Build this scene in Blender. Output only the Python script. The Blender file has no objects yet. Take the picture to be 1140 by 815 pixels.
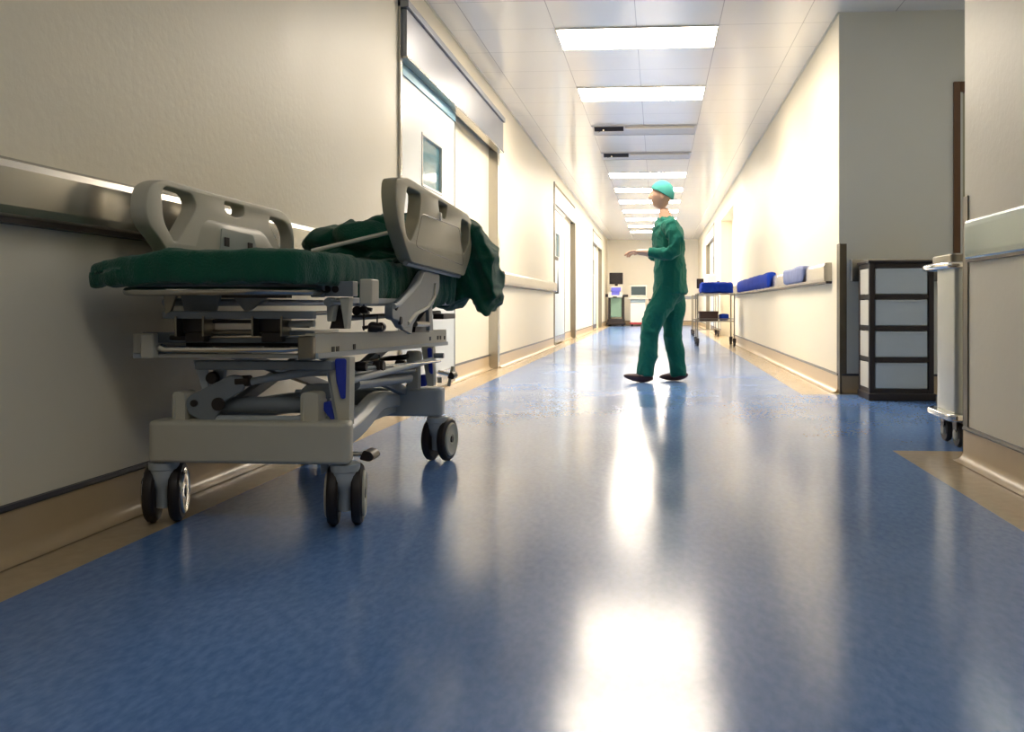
import bpy, bmesh, math, random
from mathutils import Vector, Matrix, noise
C = bpy.context.scene.collection
R = math.radians
random.seed(4)

# ------------------------------------------------------------------ helpers
def tag(o, label=None, cat=None, group=None, kind=None):
    if label: o['label'] = label
    if cat: o['category'] = cat
    if group: o['group'] = group
    if kind: o['kind'] = kind
    return o

def empty(name, loc, label=None, cat=None, group=None, kind=None, rz=0):
    o = bpy.data.objects.new(name, None); C.objects.link(o)
    o.location = loc; o.rotation_euler = (0, 0, rz); o.empty_display_size = .05
    return tag(o, label, cat, group, kind)

def wmat(o):
    m = Matrix.Translation(o.location) @ o.rotation_euler.to_matrix().to_4x4()
    return wmat(o.parent) @ m if o.parent else m

def obj(name, bm, mat, parent=None, bevel=0, seg=2, smooth=True, angle=35, sub=0, local=False):
    """bm holds WORLD coordinates (or the parent's own when local) and becomes ONE mesh"""
    if parent is not None and not local:
        bmesh.ops.transform(bm, matrix=wmat(parent).inverted(), verts=bm.verts)
    me = bpy.data.meshes.new(name)
    bmesh.ops.recalc_face_normals(bm, faces=bm.faces)
    bm.to_mesh(me); bm.free()
    for m in (mat if isinstance(mat, (list, tuple)) else [mat]): me.materials.append(m)
    o = bpy.data.objects.new(name, me); C.objects.link(o)
    if parent is not None: o.parent = parent
    if smooth:
        for p in me.polygons: p.use_smooth = True
        me.set_sharp_from_angle(angle=R(angle))
    if bevel:
        b = o.modifiers.new('b', 'BEVEL'); b.width = bevel; b.segments = seg
        b.limit_method = 'ANGLE'; b.angle_limit = R(35); b.harden_normals = True
    if sub:
        s = o.modifiers.new('s', 'SUBSURF'); s.levels = sub; s.render_levels = sub
    return o

def B(): return bmesh.new()

def box(bm, x0, x1, y0, y1, z0, z1, mi=0):
    v = [bm.verts.new(p) for p in ((x0,y0,z0),(x1,y0,z0),(x1,y1,z0),(x0,y1,z0),(x0,y0,z1),(x1,y0,z1),(x1,y1,z1),(x0,y1,z1))]
    for f in ((0,3,2,1),(4,5,6,7),(0,1,5,4),(1,2,6,5),(2,3,7,6),(3,0,4,7)):
        bm.faces.new([v[i] for i in f]).material_index = mi
    return bm

def quad(bm, pts, mi=0):
    f = bm.faces.new([bm.verts.new(p) for p in pts]); f.material_index = mi; return f

def tube(bm, pts, r, n=12, cap=True):
    """round bar through points; r a number or a list of radii"""
    pts = [Vector(p) for p in pts]; rr = r if isinstance(r, (list, tuple)) else [r]*len(pts)
    rings = []; up = None
    for i, p in enumerate(pts):
        a = pts[i] - pts[i-1] if i else pts[1] - pts[0]
        b = pts[i+1] - pts[i] if i < len(pts)-1 else a
        t = (a.normalized() + b.normalized())
        t = t.normalized() if t.length > 1e-6 else a.normalized()
        if up is None: up = Vector((0,0,1)) if abs(t.z) < .9 else Vector((1,0,0))
        s = t.cross(up).normalized(); up = s.cross(t).normalized()
        rings.append([bm.verts.new(p + rr[i]*(math.cos(2*math.pi*k/n)*s + math.sin(2*math.pi*k/n)*up)) for k in range(n)])
    for a, b in zip(rings, rings[1:]):
        for k in range(n): bm.faces.new([a[k], a[(k+1)%n], b[(k+1)%n], b[k]])
    if cap:
        bm.faces.new(rings[0][::-1]); bm.faces.new(rings[-1])
    return bm

def lathe(bm, prof, origin=(0,0,0), axis='Z', n=28, M=None):
    """prof = [(radius, height)]"""
    o = Vector(origin); rings = []
    for r, h in prof:
        ring = []
        for k in range(n):
            a = 2*math.pi*k/n; p = Vector((r*math.cos(a), r*math.sin(a), h))
            if axis == 'X': p = Vector((p.z, p.x, p.y))
            if axis == 'Y': p = Vector((p.x, p.z, p.y))
            if M is not None: p = M @ p
            ring.append(bm.verts.new(o + p))
        rings.append(ring)
    for a, b in zip(rings, rings[1:]):
        for k in range(n): bm.faces.new([a[k], a[(k+1)%n], b[(k+1)%n], b[k]])
    if prof[0][0] > 1e-4: bm.faces.new(rings[0][::-1])
    if prof[-1][0] > 1e-4: bm.faces.new(rings[-1])
    bmesh.ops.remove_doubles(bm, verts=bm.verts, dist=1e-6)
    return bm

def prism(bm, poly, plane, a, b):
    """poly in the plane ('X': points are (y,z); 'Y': (x,z); 'Z': (x,y)), swept from a to b"""
    f = {'X': lambda p, t: (t, p[0], p[1]), 'Y': lambda p, t: (p[0], t, p[1]), 'Z': lambda p, t: (p[0], p[1], t)}[plane]
    A = [bm.verts.new(f(p, a)) for p in poly]; D = [bm.verts.new(f(p, b)) for p in poly]
    bm.faces.new(A[::-1]); bm.faces.new(D)
    n = len(poly)
    for i in range(n): bm.faces.new([A[i], A[(i+1)%n], D[(i+1)%n], D[i]])
    return bm

def rounded(pts, r, n=5):
    """rounds the corners of a 2D polygon"""
    out = []; N = len(pts); rs = r if isinstance(r, (list, tuple)) else [r]*N
    for i in range(N):
        p = Vector(pts[i]); a = Vector(pts[i-1]) - p; b = Vector(pts[(i+1)%N]) - p
        rr = min(rs[i], a.length*.48, b.length*.48)
        p0 = p + a.normalized()*rr; p1 = p + b.normalized()*rr
        for k in range(n+1):
            t = k/n; q = p0*(1-t)**2 + p*2*t*(1-t) + p1*t*t; out.append((q.x, q.y))
    return out

def plate(name, outline, holes, x, half, mat, parent, bev=.008):
    """panel with real openings standing in the plane X = x; outline and holes are (y,z) lists"""
    cu = bpy.data.curves.new('c', 'CURVE'); cu.dimensions = '2D'; cu.fill_mode = 'BOTH'
    cu.extrude = half - bev; cu.bevel_depth = bev; cu.bevel_resolution = 3
    cu.offset = -bev
    for L in [outline] + holes:
        s = cu.splines.new('POLY'); s.points.add(len(L)-1); s.use_cyclic_u = True
        for i, (a, b) in enumerate(L): s.points[i].co = (a, b, 0, 1)
    t = bpy.data.objects.new('t', cu); C.objects.link(t)
    dg = bpy.context.evaluated_depsgraph_get(); dg.update()
    me = bpy.data.meshes.new_from_object(t.evaluated_get(dg))
    bpy.data.objects.remove(t); bpy.data.curves.remove(cu)
    bm = B(); bm.from_mesh(me); bpy.data.meshes.remove(me)
    M = Matrix(((0,0,1,x),(1,0,0,0),(0,1,0,0),(0,0,0,1)))
    bmesh.ops.transform(bm, matrix=M, verts=bm.verts)
    bmesh.ops.remove_doubles(bm, verts=bm.verts, dist=1e-5)
    return obj(name, bm, mat, parent, angle=40)

def copy_tree(o, parent=None):
    c = o.copy(); C.objects.link(c); c.parent = parent
    for ch in list(o.children): copy_tree(ch, c)
    return c

# ------------------------------------------------------------------ materials
def mat(name, col, rough=.5, metal=0, spec=.5, noise_amt=0, nscale=8, bump=0, bscale=60, emit=None, estr=0, coat=0,
        stretch=(1,1,1), rvar=0, trans=0, sheen=0):
    m = bpy.data.materials.new(name); m.use_nodes = True
    nt = m.node_tree; N = nt.nodes; L = nt.links
    b = N['Principled BSDF']
    b.inputs['Base Color'].default_value = (*col, 1); b.inputs['Roughness'].default_value = rough
    b.inputs['Metallic'].default_value = metal; b.inputs['Specular IOR Level'].default_value = spec
    b.inputs['Coat Weight'].default_value = coat; b.inputs['Coat Roughness'].default_value = .08
    b.inputs['Transmission Weight'].default_value = trans
    b.inputs['Sheen Weight'].default_value = sheen
    if emit: b.inputs['Emission Color'].default_value = (*emit, 1); b.inputs['Emission Strength'].default_value = estr
    tc = N.new('ShaderNodeTexCoord'); mp = N.new('ShaderNodeMapping'); mp.inputs['Scale'].default_value = stretch
    L.new(tc.outputs['Object'], mp.inputs['Vector'])
    nz = N.new('ShaderNodeTexNoise'); nz.inputs['Scale'].default_value = nscale; nz.inputs['Detail'].default_value = 5
    L.new(mp.outputs['Vector'], nz.inputs['Vector'])
    a = max(noise_amt, .02)
    mix = N.new('ShaderNodeMixRGB'); mix.blend_type = 'MIX'
    mix.inputs[1].default_value = (*[c*(1-a) for c in col], 1); mix.inputs[2].default_value = (*[min(1, c*(1+a)) for c in col], 1)
    L.new(nz.outputs['Fac'], mix.inputs[0]); L.new(mix.outputs[0], b.inputs['Base Color'])
    if rvar:
        mr = N.new('ShaderNodeMapRange'); mr.inputs[3].default_value = max(0, rough-rvar); mr.inputs[4].default_value = rough+rvar
        L.new(nz.outputs['Fac'], mr.inputs[0]); L.new(mr.outputs[0], b.inputs['Roughness'])
    if bump:
        n2 = N.new('ShaderNodeTexNoise'); n2.inputs['Scale'].default_value = bscale; n2.inputs['Detail'].default_value = 4
        L.new(mp.outputs['Vector'], n2.inputs['Vector'])
        bp = N.new('ShaderNodeBump'); bp.inputs['Strength'].default_value = bump; bp.inputs['Distance'].default_value = .01
        L.new(n2.outputs['Fac'], bp.inputs['Height']); L.new(bp.outputs[0], b.inputs['Normal'])
    return m

WALL = mat('wall_paint', (.84,.775,.625), .45, spec=.35, noise_amt=.035, nscale=1.6, bump=.12, bscale=30, rvar=.08)
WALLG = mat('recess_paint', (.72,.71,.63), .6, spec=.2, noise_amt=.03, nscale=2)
COVE = mat('cove_vinyl', (.52,.40,.25), .3, spec=.4, noise_amt=.08, nscale=9, rvar=.05)
STRIP = mat('dark_strip', (.045,.045,.06), .35)
STEEL = mat('brushed_steel', (.47,.455,.42), .25, metal=1, noise_amt=.05, nscale=3, stretch=(1,.5,1), rvar=.05)
STEELD = mat('dull_steel', (.27,.25,.21), .36, metal=1, noise_amt=.12, nscale=6, stretch=(2,2,.5), rvar=.05)
GUARD = mat('dark_corner_guard', (.13,.115,.09), .4, metal=1, noise_amt=.25, nscale=9)
ALU = mat('header_metal', (.31,.325,.36), .32, metal=.85, noise_amt=.05, nscale=3, rvar=.05)
CHROME = mat('chrome', (.75,.74,.72), .12, metal=1)
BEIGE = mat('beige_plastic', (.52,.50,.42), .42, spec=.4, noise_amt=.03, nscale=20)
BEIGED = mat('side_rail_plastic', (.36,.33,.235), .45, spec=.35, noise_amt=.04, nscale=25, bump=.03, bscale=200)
OLIVE = mat('olive_grip', (.22,.18,.075), .55, spec=.3)
GREYP = mat('grey_plastic', (.40,.44,.47), .4, noise_amt=.03, nscale=30)
GREYM = mat('grey_painted_metal', (.21,.24,.275), .38, metal=.3, noise_amt=.06, nscale=18)
DARKM = mat('dark_metal', (.028,.02,.018), .4, metal=.3)
BLACK = mat('black_rubber', (.015,.01,.01), .55)
BLUEP = mat('blue_plastic', (.02,.045,.42), .35)
LABELM = mat('metal_label', (.50,.54,.53), .35, metal=.4)
GREEN = mat('green_cloth', (.003,.085,.050), .8, spec=.2, noise_amt=.2, nscale=9, bump=.5, bscale=160, sheen=.25)
SCRUB = mat('scrub_cloth', (.006,.115,.088), .85, spec=.15, noise_amt=.12, nscale=6, bump=.4, bscale=40, sheen=.1)
CAPM = mat('cap_cloth', (.07,.33,.30), .85, spec=.15, noise_amt=.1, nscale=30)
SKIN = mat('skin', (.62,.38,.27), .5, noise_amt=.08, nscale=20)
SHOE = mat('shoe', (.05,.02,.025), .5)
BLUEC = mat('blue_cloth', (.012,.045,.36), .85, spec=.1, noise_amt=.3, nscale=8, bump=.6, bscale=30)
DOORM = mat('door_laminate', (.66,.70,.70), .35, noise_amt=.02)
DOORC = mat('cream_panel', (.84,.775,.665), .4, noise_amt=.02)
DOORB = mat('blue_grey_door', (.50,.60,.68), .35, noise_amt=.03)
WOOD = mat('brown_wood', (.13,.055,.018), .45, noise_amt=.35, nscale=5, stretch=(6,6,.6))
TRACK = mat('blue_track', (.07,.25,.36), .3, metal=.3)
CABB = mat('black_cabinet_plastic', (.018,.011,.011), .45)
FROST = mat('frosted_drawer', (.52,.58,.60), .35, noise_amt=.03, nscale=12)
FROSTW = mat('frosted_side', (.72,.70,.62), .4, noise_amt=.03)
WHITEP = mat('white_plastic', (.75,.72,.66), .35)
SCREEN = mat('dark_screen', (.012,.008,.01), .15)
SCREENB = mat('grey_screen', (.05,.075,.085), .2)
GRNP = mat('green_panel', (.22,.36,.27), .4, noise_amt=.15, nscale=4)
PINKP = mat('panel_red', (.35,.03,.04), .4)
PURP = mat('keypad_blue', (.16,.17,.75), .4)
SKYGL = mat('window_blue', (.10,.23,.28), .08, noise_amt=.4, nscale=9, stretch=(1,.4,4))
LIGHTM = mat('lit_diffuser', (.9,.9,.85), .5, emit=(1,.865,.69), estr=29)
OFFM = mat('unlit_diffuser', (.50,.50,.53), .3, noise_amt=.04)
BROWNB = mat('brown_box', (.05,.02,.012), .6)
FILLM = mat('added_fill_light', (.9,.9,.85), .5, emit=(1,.98,.90), estr=5.5)  # glow of the two added fill panels, both out of view

def floor_mat():
    m = bpy.data.materials.new('blue_vinyl_floor'); m.use_nodes = True
    nt = m.node_tree; N = nt.nodes; L = nt.links; b = N['Principled BSDF']
    tc = N.new('ShaderNodeTexCoord')
    def nz(scale, detail, sc=(1,1,1), rot=0):
        mp = N.new('ShaderNodeMapping'); mp.inputs['Scale'].default_value = sc; mp.inputs['Rotation'].default_value = (0,0,rot)
        L.new(tc.outputs['Object'], mp.inputs['Vector'])
        n = N.new('ShaderNodeTexNoise'); n.inputs['Scale'].default_value = scale; n.inputs['Detail'].default_value = detail
        L.new(mp.outputs['Vector'], n.inputs['Vector']); return n
    a = nz(55, 2, (1,.45,1), .5); c = nz(1.3, 3); d = nz(110, 1, (1,.6,1), .3)
    r = N.new('ShaderNodeValToRGB'); L.new(a.outputs['Fac'], r.inputs[0])
    e = r.color_ramp.elements; e[0].position = .32; e[0].color = (.115,.235,.54,1); e[1].position = .68; e[1].color = (.165,.315,.67,1)
    r2 = N.new('ShaderNodeValToRGB'); L.new(d.outputs['Fac'], r2.inputs[0])
    e = r2.color_ramp.elements; e[0].position = .60; e[0].color = (0,0,0,1); e[1].position = .70; e[1].color = (1,1,1,1)
    mx = N.new('ShaderNodeMixRGB'); mx.inputs[2].default_value = (.20,.35,.68,1)
    ml = N.new('ShaderNodeMath'); ml.operation = 'MULTIPLY'; ml.inputs[1].default_value = .25
    L.new(r2.outputs[0], ml.inputs[0]); L.new(ml.outputs[0], mx.inputs[0]); L.new(r.outputs[0], mx.inputs[1])
    m3 = N.new('ShaderNodeMixRGB'); m3.blend_type = 'MULTIPLY'; m3.inputs[0].default_value = .35
    L.new(mx.outputs[0], m3.inputs[1]); L.new(c.outputs['Fac'], m3.inputs[2]); L.new(m3.outputs[0], b.inputs['Base Color'])
    mr = N.new('ShaderNodeMapRange'); mr.inputs[1].default_value = .3; mr.inputs[2].default_value = .7
    mr.inputs[3].default_value = .15; mr.inputs[4].default_value = .21
    L.new(c.outputs['Fac'], mr.inputs[0]); L.new(mr.outputs[0], b.inputs['Roughness'])
    w = nz(5, 0, (1,.3,1)); w2 = nz(40, 2)
    ad = N.new('ShaderNodeMath'); ad.operation = 'MULTIPLY_ADD'; ad.inputs[1].default_value = 0
    L.new(w2.outputs['Fac'], ad.inputs[0]); L.new(w.outputs['Fac'], ad.inputs[2])
    bp = N.new('ShaderNodeBump'); bp.inputs['Strength'].default_value = .012; bp.inputs['Distance'].default_value = .01
    L.new(ad.outputs[0], bp.inputs['Height']); b.inputs['Specular IOR Level'].default_value = .38
    return m
FLOOR = floor_mat()

def beige_floor():
    m = mat('beige_vinyl_floor', (.46,.36,.235), .2, spec=.5, noise_amt=.16, nscale=22, rvar=.06, bump=.03, bscale=30)
    return m
FLOORB = beige_floor()

TP = .686; LX = -.175; LY0 = 7.51
def ceiling_mat():
    m = bpy.data.materials.new('metal_tile_ceiling'); m.use_nodes = True
    nt = m.node_tree; N = nt.nodes; L = nt.links; b = N['Principled BSDF']
    tc = N.new('ShaderNodeTexCoord'); sp = N.new('ShaderNodeSeparateXYZ'); L.new(tc.outputs['Object'], sp.inputs[0])
    def line(out, off):
        a = N.new('ShaderNodeMath'); a.operation = 'SUBTRACT'; L.new(out, a.inputs[0]); a.inputs[1].default_value = off - 40*TP
        d = N.new('ShaderNodeMath'); d.operation = 'PINGPONG'; L.new(a.outputs[0], d.inputs[0]); d.inputs[1].default_value = TP/2
        c = N.new('ShaderNodeMath'); c.operation = 'LESS_THAN'; L.new(d.outputs[0], c.inputs[0]); c.inputs[1].default_value = .0035
        return c
    x = line(sp.outputs['X'], LX); y = line(sp.outputs['Y'], LY0)
    mx = N.new('ShaderNodeMath'); mx.operation = 'MAXIMUM'; L.new(x.outputs[0], mx.inputs[0]); L.new(y.outputs[0], mx.inputs[1])
    c = N.new('ShaderNodeMixRGB'); c.inputs[1].default_value = (.86,.85,.83,1); c.inputs[2].default_value = (.45,.45,.46,1)
    L.new(mx.outputs[0], c.inputs[0]); L.new(c.outputs[0], b.inputs['Base Color'])
    nz = N.new('ShaderNodeTexNoise'); nz.inputs['Scale'].default_value = 2.2; L.new(tc.outputs['Object'], nz.inputs['Vector'])
    bp = N.new('ShaderNodeBump'); bp.inputs['Strength'].default_value = .12; bp.inputs['Distance'].default_value = .01
    L.new(nz.outputs['Fac'], bp.inputs['Height']); L.new(bp.outputs[0], b.inputs['Normal'])
    b.inputs['Roughness'].default_value = .24; b.inputs['Specular IOR Level'].default_value = .8; b.inputs['Coat Weight'].default_value = .6; b.inputs['Coat Roughness'].default_value = .12
    return m
CEIL = ceiling_mat()

# ------------------------------------------------------------------ setting
XL, XR, XN = -1.77, 1.44, 1.385
CZ = 3.03; YE = 31.9; YB = -4.5
def S(name, bm, m, parent=None, **k):
    o = obj(name, bm, m, parent, **k)
    o['kind'] = 'structure'
    return o

# floor: blue vinyl with beige borders, one mesh
bm = B()
def fl(x0,x1,y0,y1,mi): quad(bm, [(x0,y0,0),(x1,y0,0),(x1,y1,0),(x0,y1,0)], mi)
fl(XL-.3, -1.545, YB-.2, YE+.2, 1); fl(-1.545, 1.13, YB-.2, YE+.2, 0)
fl(1.13, 3.5, YB-.2, 4.42, 1); fl(1.13, 3.5, 4.42, 7.17, 0); fl(1.13, 3.5, 7.17, YE+.2, 1)
box(bm, XL-.3, 3.5, YB-.2, YE+.2, -.1, -.02, 0)
S('floor', bm, [FLOOR, FLOORB], smooth=False)
S('ceiling', box(B(), XL-.3, 3.5, YB-.2, YE+.2, CZ, CZ+.1), CEIL, smooth=False)

# door openings in the left wall: (y0, y1)
DL = [(6.03, 9.93, 2.41, 2.79), (15.27, 19.3, 2.46, 2.82), (24.5, 28.4, 2.46, 2.80)]
bm = B(); y = YB
for d in DL:
    box(bm, XL-.25, XL, y, d[0], 0, CZ)
    box(bm, XL-.25, XL-.09, d[0], d[1], 0, CZ)
    box(bm, XL-.09, XL, d[0], d[1], d[3], CZ)
    y = d[1]
box(bm, XL-.25, XL, y, YE, 0, CZ)
S('wall_left', bm, WALL, smooth=False)
bm = B(); box(bm, XL-.25, 3.5, YE, YE+.15, 0, CZ); S('wall_back', bm, mat('end_wall_brightened', (.93,.88,.77), .5, noise_amt=.02), smooth=False)  # wall tone lightened to stand in for light at the far end
bm = B(); box(bm, XL-.25, 3.5, YB-.15, YB, 0, CZ); S('wall_front', bm, WALL, smooth=False)
# right side: near pier, recess, far wall with a niche
bm = B(); box(bm, XN, XN+.2, YB, 4.17, 0, CZ); box(bm, XN+.2, 3.3, 4.0, 4.17, 0, CZ)
S('wall_right', bm, WALL, bevel=.006, smooth=False)
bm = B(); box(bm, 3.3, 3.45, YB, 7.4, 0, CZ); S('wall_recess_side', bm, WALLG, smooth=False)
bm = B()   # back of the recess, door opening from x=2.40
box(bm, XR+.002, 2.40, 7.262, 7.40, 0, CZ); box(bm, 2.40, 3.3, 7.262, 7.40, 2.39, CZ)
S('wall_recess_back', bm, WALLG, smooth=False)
bm = B()
box(bm, XR, XR+.2, 7.266, 17.15, 0, CZ); box(bm, XR+.25, XR+.4, 17.15, 20.6, 0, CZ); box(bm, XR, XR+.25, 17.15, 20.6, 2.62, CZ)
box(bm, XR, XR+.25, 20.6, 22.9, 0, CZ); box(bm, XR+.09, XR+.25, 22.9, 26.6, 0, CZ); box(bm, XR, XR+.09, 22.9, 26.6, 2.80, CZ)
box(bm, XR, XR+.25, 26.6, YE, 0, CZ)
S('wall_right_far', bm, WALL, smooth=False)

# coved skirting with a dark strip on top
def cove(name, p0, p1, nrm, h=.14):
    """p0,p1 wall foot points, nrm unit vector into the room"""
    p0, p1, n = Vector((*p0,0)), Vector((*p1,0)), Vector((*nrm,0))
    prof = [(0,0)] + [(.055-.047*math.sin(t), .045-.042*math.cos(t)) for t in [i*math.pi/12 for i in range(0,7)]] + [(.008,h),(0,h)]
    bm = B()
    A = [bm.verts.new(p0 + n*a + Vector((0,0,b))) for a, b in prof]; D = [bm.verts.new(p1 + n*a + Vector((0,0,b))) for a, b in prof]
    for i in range(len(prof)): j = (i+1) % len(prof); bm.faces.new([A[i], A[j], D[j], D[i]])
    bm.faces.new(A); bm.faces.new(D[::-1])
    o = S(name, bm, COVE)
    bm = B()
    prof = [(0,h),(.012,h),(.014,h+.006),(.010,h+.016),(0,h+.018)]
    A = [bm.verts.new(p0 + n*a + Vector((0,0,b))) for a, b in prof]; D = [bm.verts.new(p1 + n*a + Vector((0,0,b))) for a, b in prof]
    for i in range(len(prof)): j = (i+1) % len(prof); bm.faces.new([A[i], A[j], D[j], D[i]])
    bm.faces.new(A); bm.faces.new(D[::-1])
    obj('capping_strip', bm, STRIP, o)
cove('baseboard_left', (XL,YB), (XL,6.02), (1,0))
cove('baseboard_left_recess', (XL-.09,7.0), (XL-.09,9.80), (1,0))
cove('baseboard_left_middle', (XL,9.95), (XL,15.25), (1,0))
cove('baseboard_left_door', (XL-.09,16.9), (XL-.09,19.2), (1,0))
cove('baseboard_left_far', (XL,19.32), (XL,24.48), (1,0))
cove('baseboard_left_end', (XL,28.42), (XL,YE), (1,0))
cove('baseboard_right', (XN,YB), (XN,4.16), (-1,0))
cove('baseboard_recess', (XR+.02,7.262), (2.31,7.262), (0,-1))
cove('baseboard_right_far', (XR,7.28), (XR,17.14), (-1,0))
cove('baseboard_right_middle', (XR,20.6), (XR,22.9), (-1,0))
cove('baseboard_right_end', (XR,26.6), (XR,YE), (-1,0))
cove('baseboard_back', (XL,YE), (XR,YE), (0,-1))
# thin shadow joint where wall meets ceiling
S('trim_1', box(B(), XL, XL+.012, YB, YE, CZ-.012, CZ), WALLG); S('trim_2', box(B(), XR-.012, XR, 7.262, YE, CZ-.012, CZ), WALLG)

# corner guards
for nm, x, y in (('trim_3', XR, 7.262), ('trim_4', XN, 4.17)):
    bm = B(); sy = -1 if nm == 'trim_3' else 1
    box(bm, x-.006, x, min(y, y-.06*sy*-1) if sy < 0 else y-.06, max(y, y+.06) if sy < 0 else y, 0.0, 1.19)
    box(bm, x-.006, x+.06, y if sy > 0 else y-.006, y+.006 if sy > 0 else y, 0, 1.19)
    S(nm, bm, GUARD, bevel=.002)

# bumper rails along the walls (stainless, top edge rolled back to the wall)
def rail(name, x, s, y0, y1, z0, z1, label, grp=None, m=STEEL, k=1):
    """s = +1 the rail stands off towards +x"""
    t = empty(name, (x, y0, z0), label, 'wall rail', grp)
    h = z1-z0
    prof = [(0,z0+.012),(.05,z0),(.062,z0+.008),(.066,z0+.03),(.066,z1-.03),(.060,z1-.01),(.045,z1),(0,z1)]
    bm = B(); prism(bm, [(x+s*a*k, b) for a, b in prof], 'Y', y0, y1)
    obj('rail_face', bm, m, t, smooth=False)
    bm = B(); box(bm, min(x, x+s*.05*k), max(x, x+s*.05*k), y0, y1, z0-.014, z0+.006); obj('lower_lip', bm, DARKM, t)
    return t
rail('wall_bumper_rail', XL, 1, YB+.1, 5.97, .935, 1.095, 'long stainless bumper rail on the left wall behind the stretcher')
rail('wall_bumper_rail', XL, 1, 10.0, 15.2, .935, 1.085, 'short steel rail on the left wall between the two sliding doors')
rail('wall_bumper_rail', XN, -1, YB+.1, 4.10, .905, 1.075, 'stainless rail on the nearest right wall beside the steel corner guard', m=mat('steel_dark_reflection', (.22,.27,.28), .22, metal=1, noise_amt=.2, nscale=3), k=.35)  # rail steel darkened and blued for the dim wall it reflects
rail('wall_bumper_rail', XR, -1, 7.55, 17.1, .895, 1.055, 'steel rail on the far right wall carrying blue cloth bundles')
t = empty('wall_bumper_rail', (1.53, 7.262, .89), 'dark rail across the recess wall behind the drawer cabinet', 'wall rail')
bm = B(); prism(bm, [(7.262,.89),(7.20,.89),(7.195,.90),(7.195,1.05),(7.20,1.065),(7.262,1.065)], 'X', 1.53, 2.30)
obj('rail_face', bm, STEELD, t)
obj('end_cap', box(B(), 1.525, 1.532, 7.197, 7.262, .892, 1.063), WHITEP, t)
t = empty('wall_bumper_rail', (0, YE, .92), 'thin grey rail on the far end wall behind the walking person', 'wall rail')
obj('rail_face', box(B(), .2, XR-.02, YE-.05, YE, .92, 1.03), ALU, t, bevel=.008)

# ---- doors on the left
def sliding_door(name, x, s, y0, y1, zh, zt, leafy, leafm, big=False, handle=False, post=STEEL):
    t = empty(name, (x, y0, 0)); t['kind'] = 'structure'
    X = lambda a: x + s*a
    def bx(a, b, c, d, e, f): bm = B(); box(bm, min(X(a),X(b)), max(X(a),X(b)), c, d, e, f); return bm
    hd = obj('header_box', bx(-.02, .055 if big else .012, y0+.03, y1+.0, zh, zt-.055), ALU if big else WALLG, t, bevel=.003)
    if big:
        obj('header_flange', bx(-.02, .075, y0, y1+.01, zt-.05, zt), ALU, t, bevel=.003)
        obj('header_lip', bx(-.02, .062, y0+.03, y1, zh-.012, zh+.006), STEEL, t, bevel=.002)
    obj('door_track', bx(-.08, -.005, y0+.04, leafy, zh-.09, zh-.014), TRACK if big else DARKM, t)
    obj('frame_post', bx(-.09, .02, y0-.0, y0+.045, 0, zt), post, t, bevel=.003)
    obj('frame_post', bx(-.09, .015, y1-.12, y1, 0, zh+.02), post, t, bevel=.003)
    lf = B(); a0, a1 = X(-.062), X(-.018)
    x0, x1 = min(a0,a1), max(a0,a1)
    z0, z1 = .03, zh-.09
    if big:
        wy0, wy1, wz0, wz1 = 6.72, 7.36, 1.61, 2.02
        box(lf, x0,x1, y0+.045, wy0, z0, z1); box(lf, x0,x1, wy1, leafy, z0, z1)
        box(lf, x0,x1, wy0, wy1, z0, wz0); box(lf, x0,x1, wy0, wy1, wz1, z1)
    else:
        wy0, wy1, wz0, wz1 = y0+.45, y0+1.05, 1.55, 2.0
        box(lf, x0,x1, y0+.045, wy0, z0, z1); box(lf, x0,x1, wy1, leafy, z0, z1)
        box(lf, x0,x1, wy0, wy1, z0, wz0); box(lf, x0,x1, wy0, wy1, wz1, z1)
    leaf = obj('door_leaf', lf, leafm, t, smooth=False)
    bm = B(); e = .02
    for q in ((wy0,wy0+e,wz0,wz1),(wy1-e,wy1,wz0,wz1),(wy0,wy1,wz0,wz0+e),(wy0,wy1,wz1-e,wz1)):
        box(bm, x0-.004, x1+.006, *q)
    obj('window_frame', bm, WHITEP, leaf, local=False, bevel=.002)
    obj('glass_pane', box(B(), (x0+x1)/2-.004, (x0+x1)/2+.004, wy0+e, wy1-e, wz0+e, wz1-e), SKYGL, leaf)
    obj('kick_plate', bx(-.018, -.014, y0+.05, leafy-.01, .035, .16), STEEL, leaf)
    obj('edge_seal', bx(-.062, -.012, leafy-.002, leafy+.008, .03, z1), DARKM if not big else ALU, leaf)
    if handle:
        hx = X(.045); bm = tube(B(), [(X(-.018), y0+.25,.92),(hx,y0+.25,.92),(hx,y0+.25,1.42),(X(-.018),y0+.25,1.42)], .02, 10)
        obj('pull_handle', bm, DARKM, leaf)
        obj('door_sensor', bx(-.018, -.008, y0+.30, y0+.8, 1.5, 1.56), DARKM, leaf)
    return t
sliding_door('door_1', XL, 1, *DL[0], 7.82, DOORM, big=True)
sliding_door('door_2', XL, 1, *DL[1], 17.25, DOORB, handle=True, post=STEELD)
sliding_door('door_3', XL, 1, *DL[2], 26.2, DOORB, post=STEELD)
sliding_door('door_4', XR, -1, 22.9, 26.6, 2.46, 2.80, 24.8, DOORB, post=STEELD)
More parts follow.
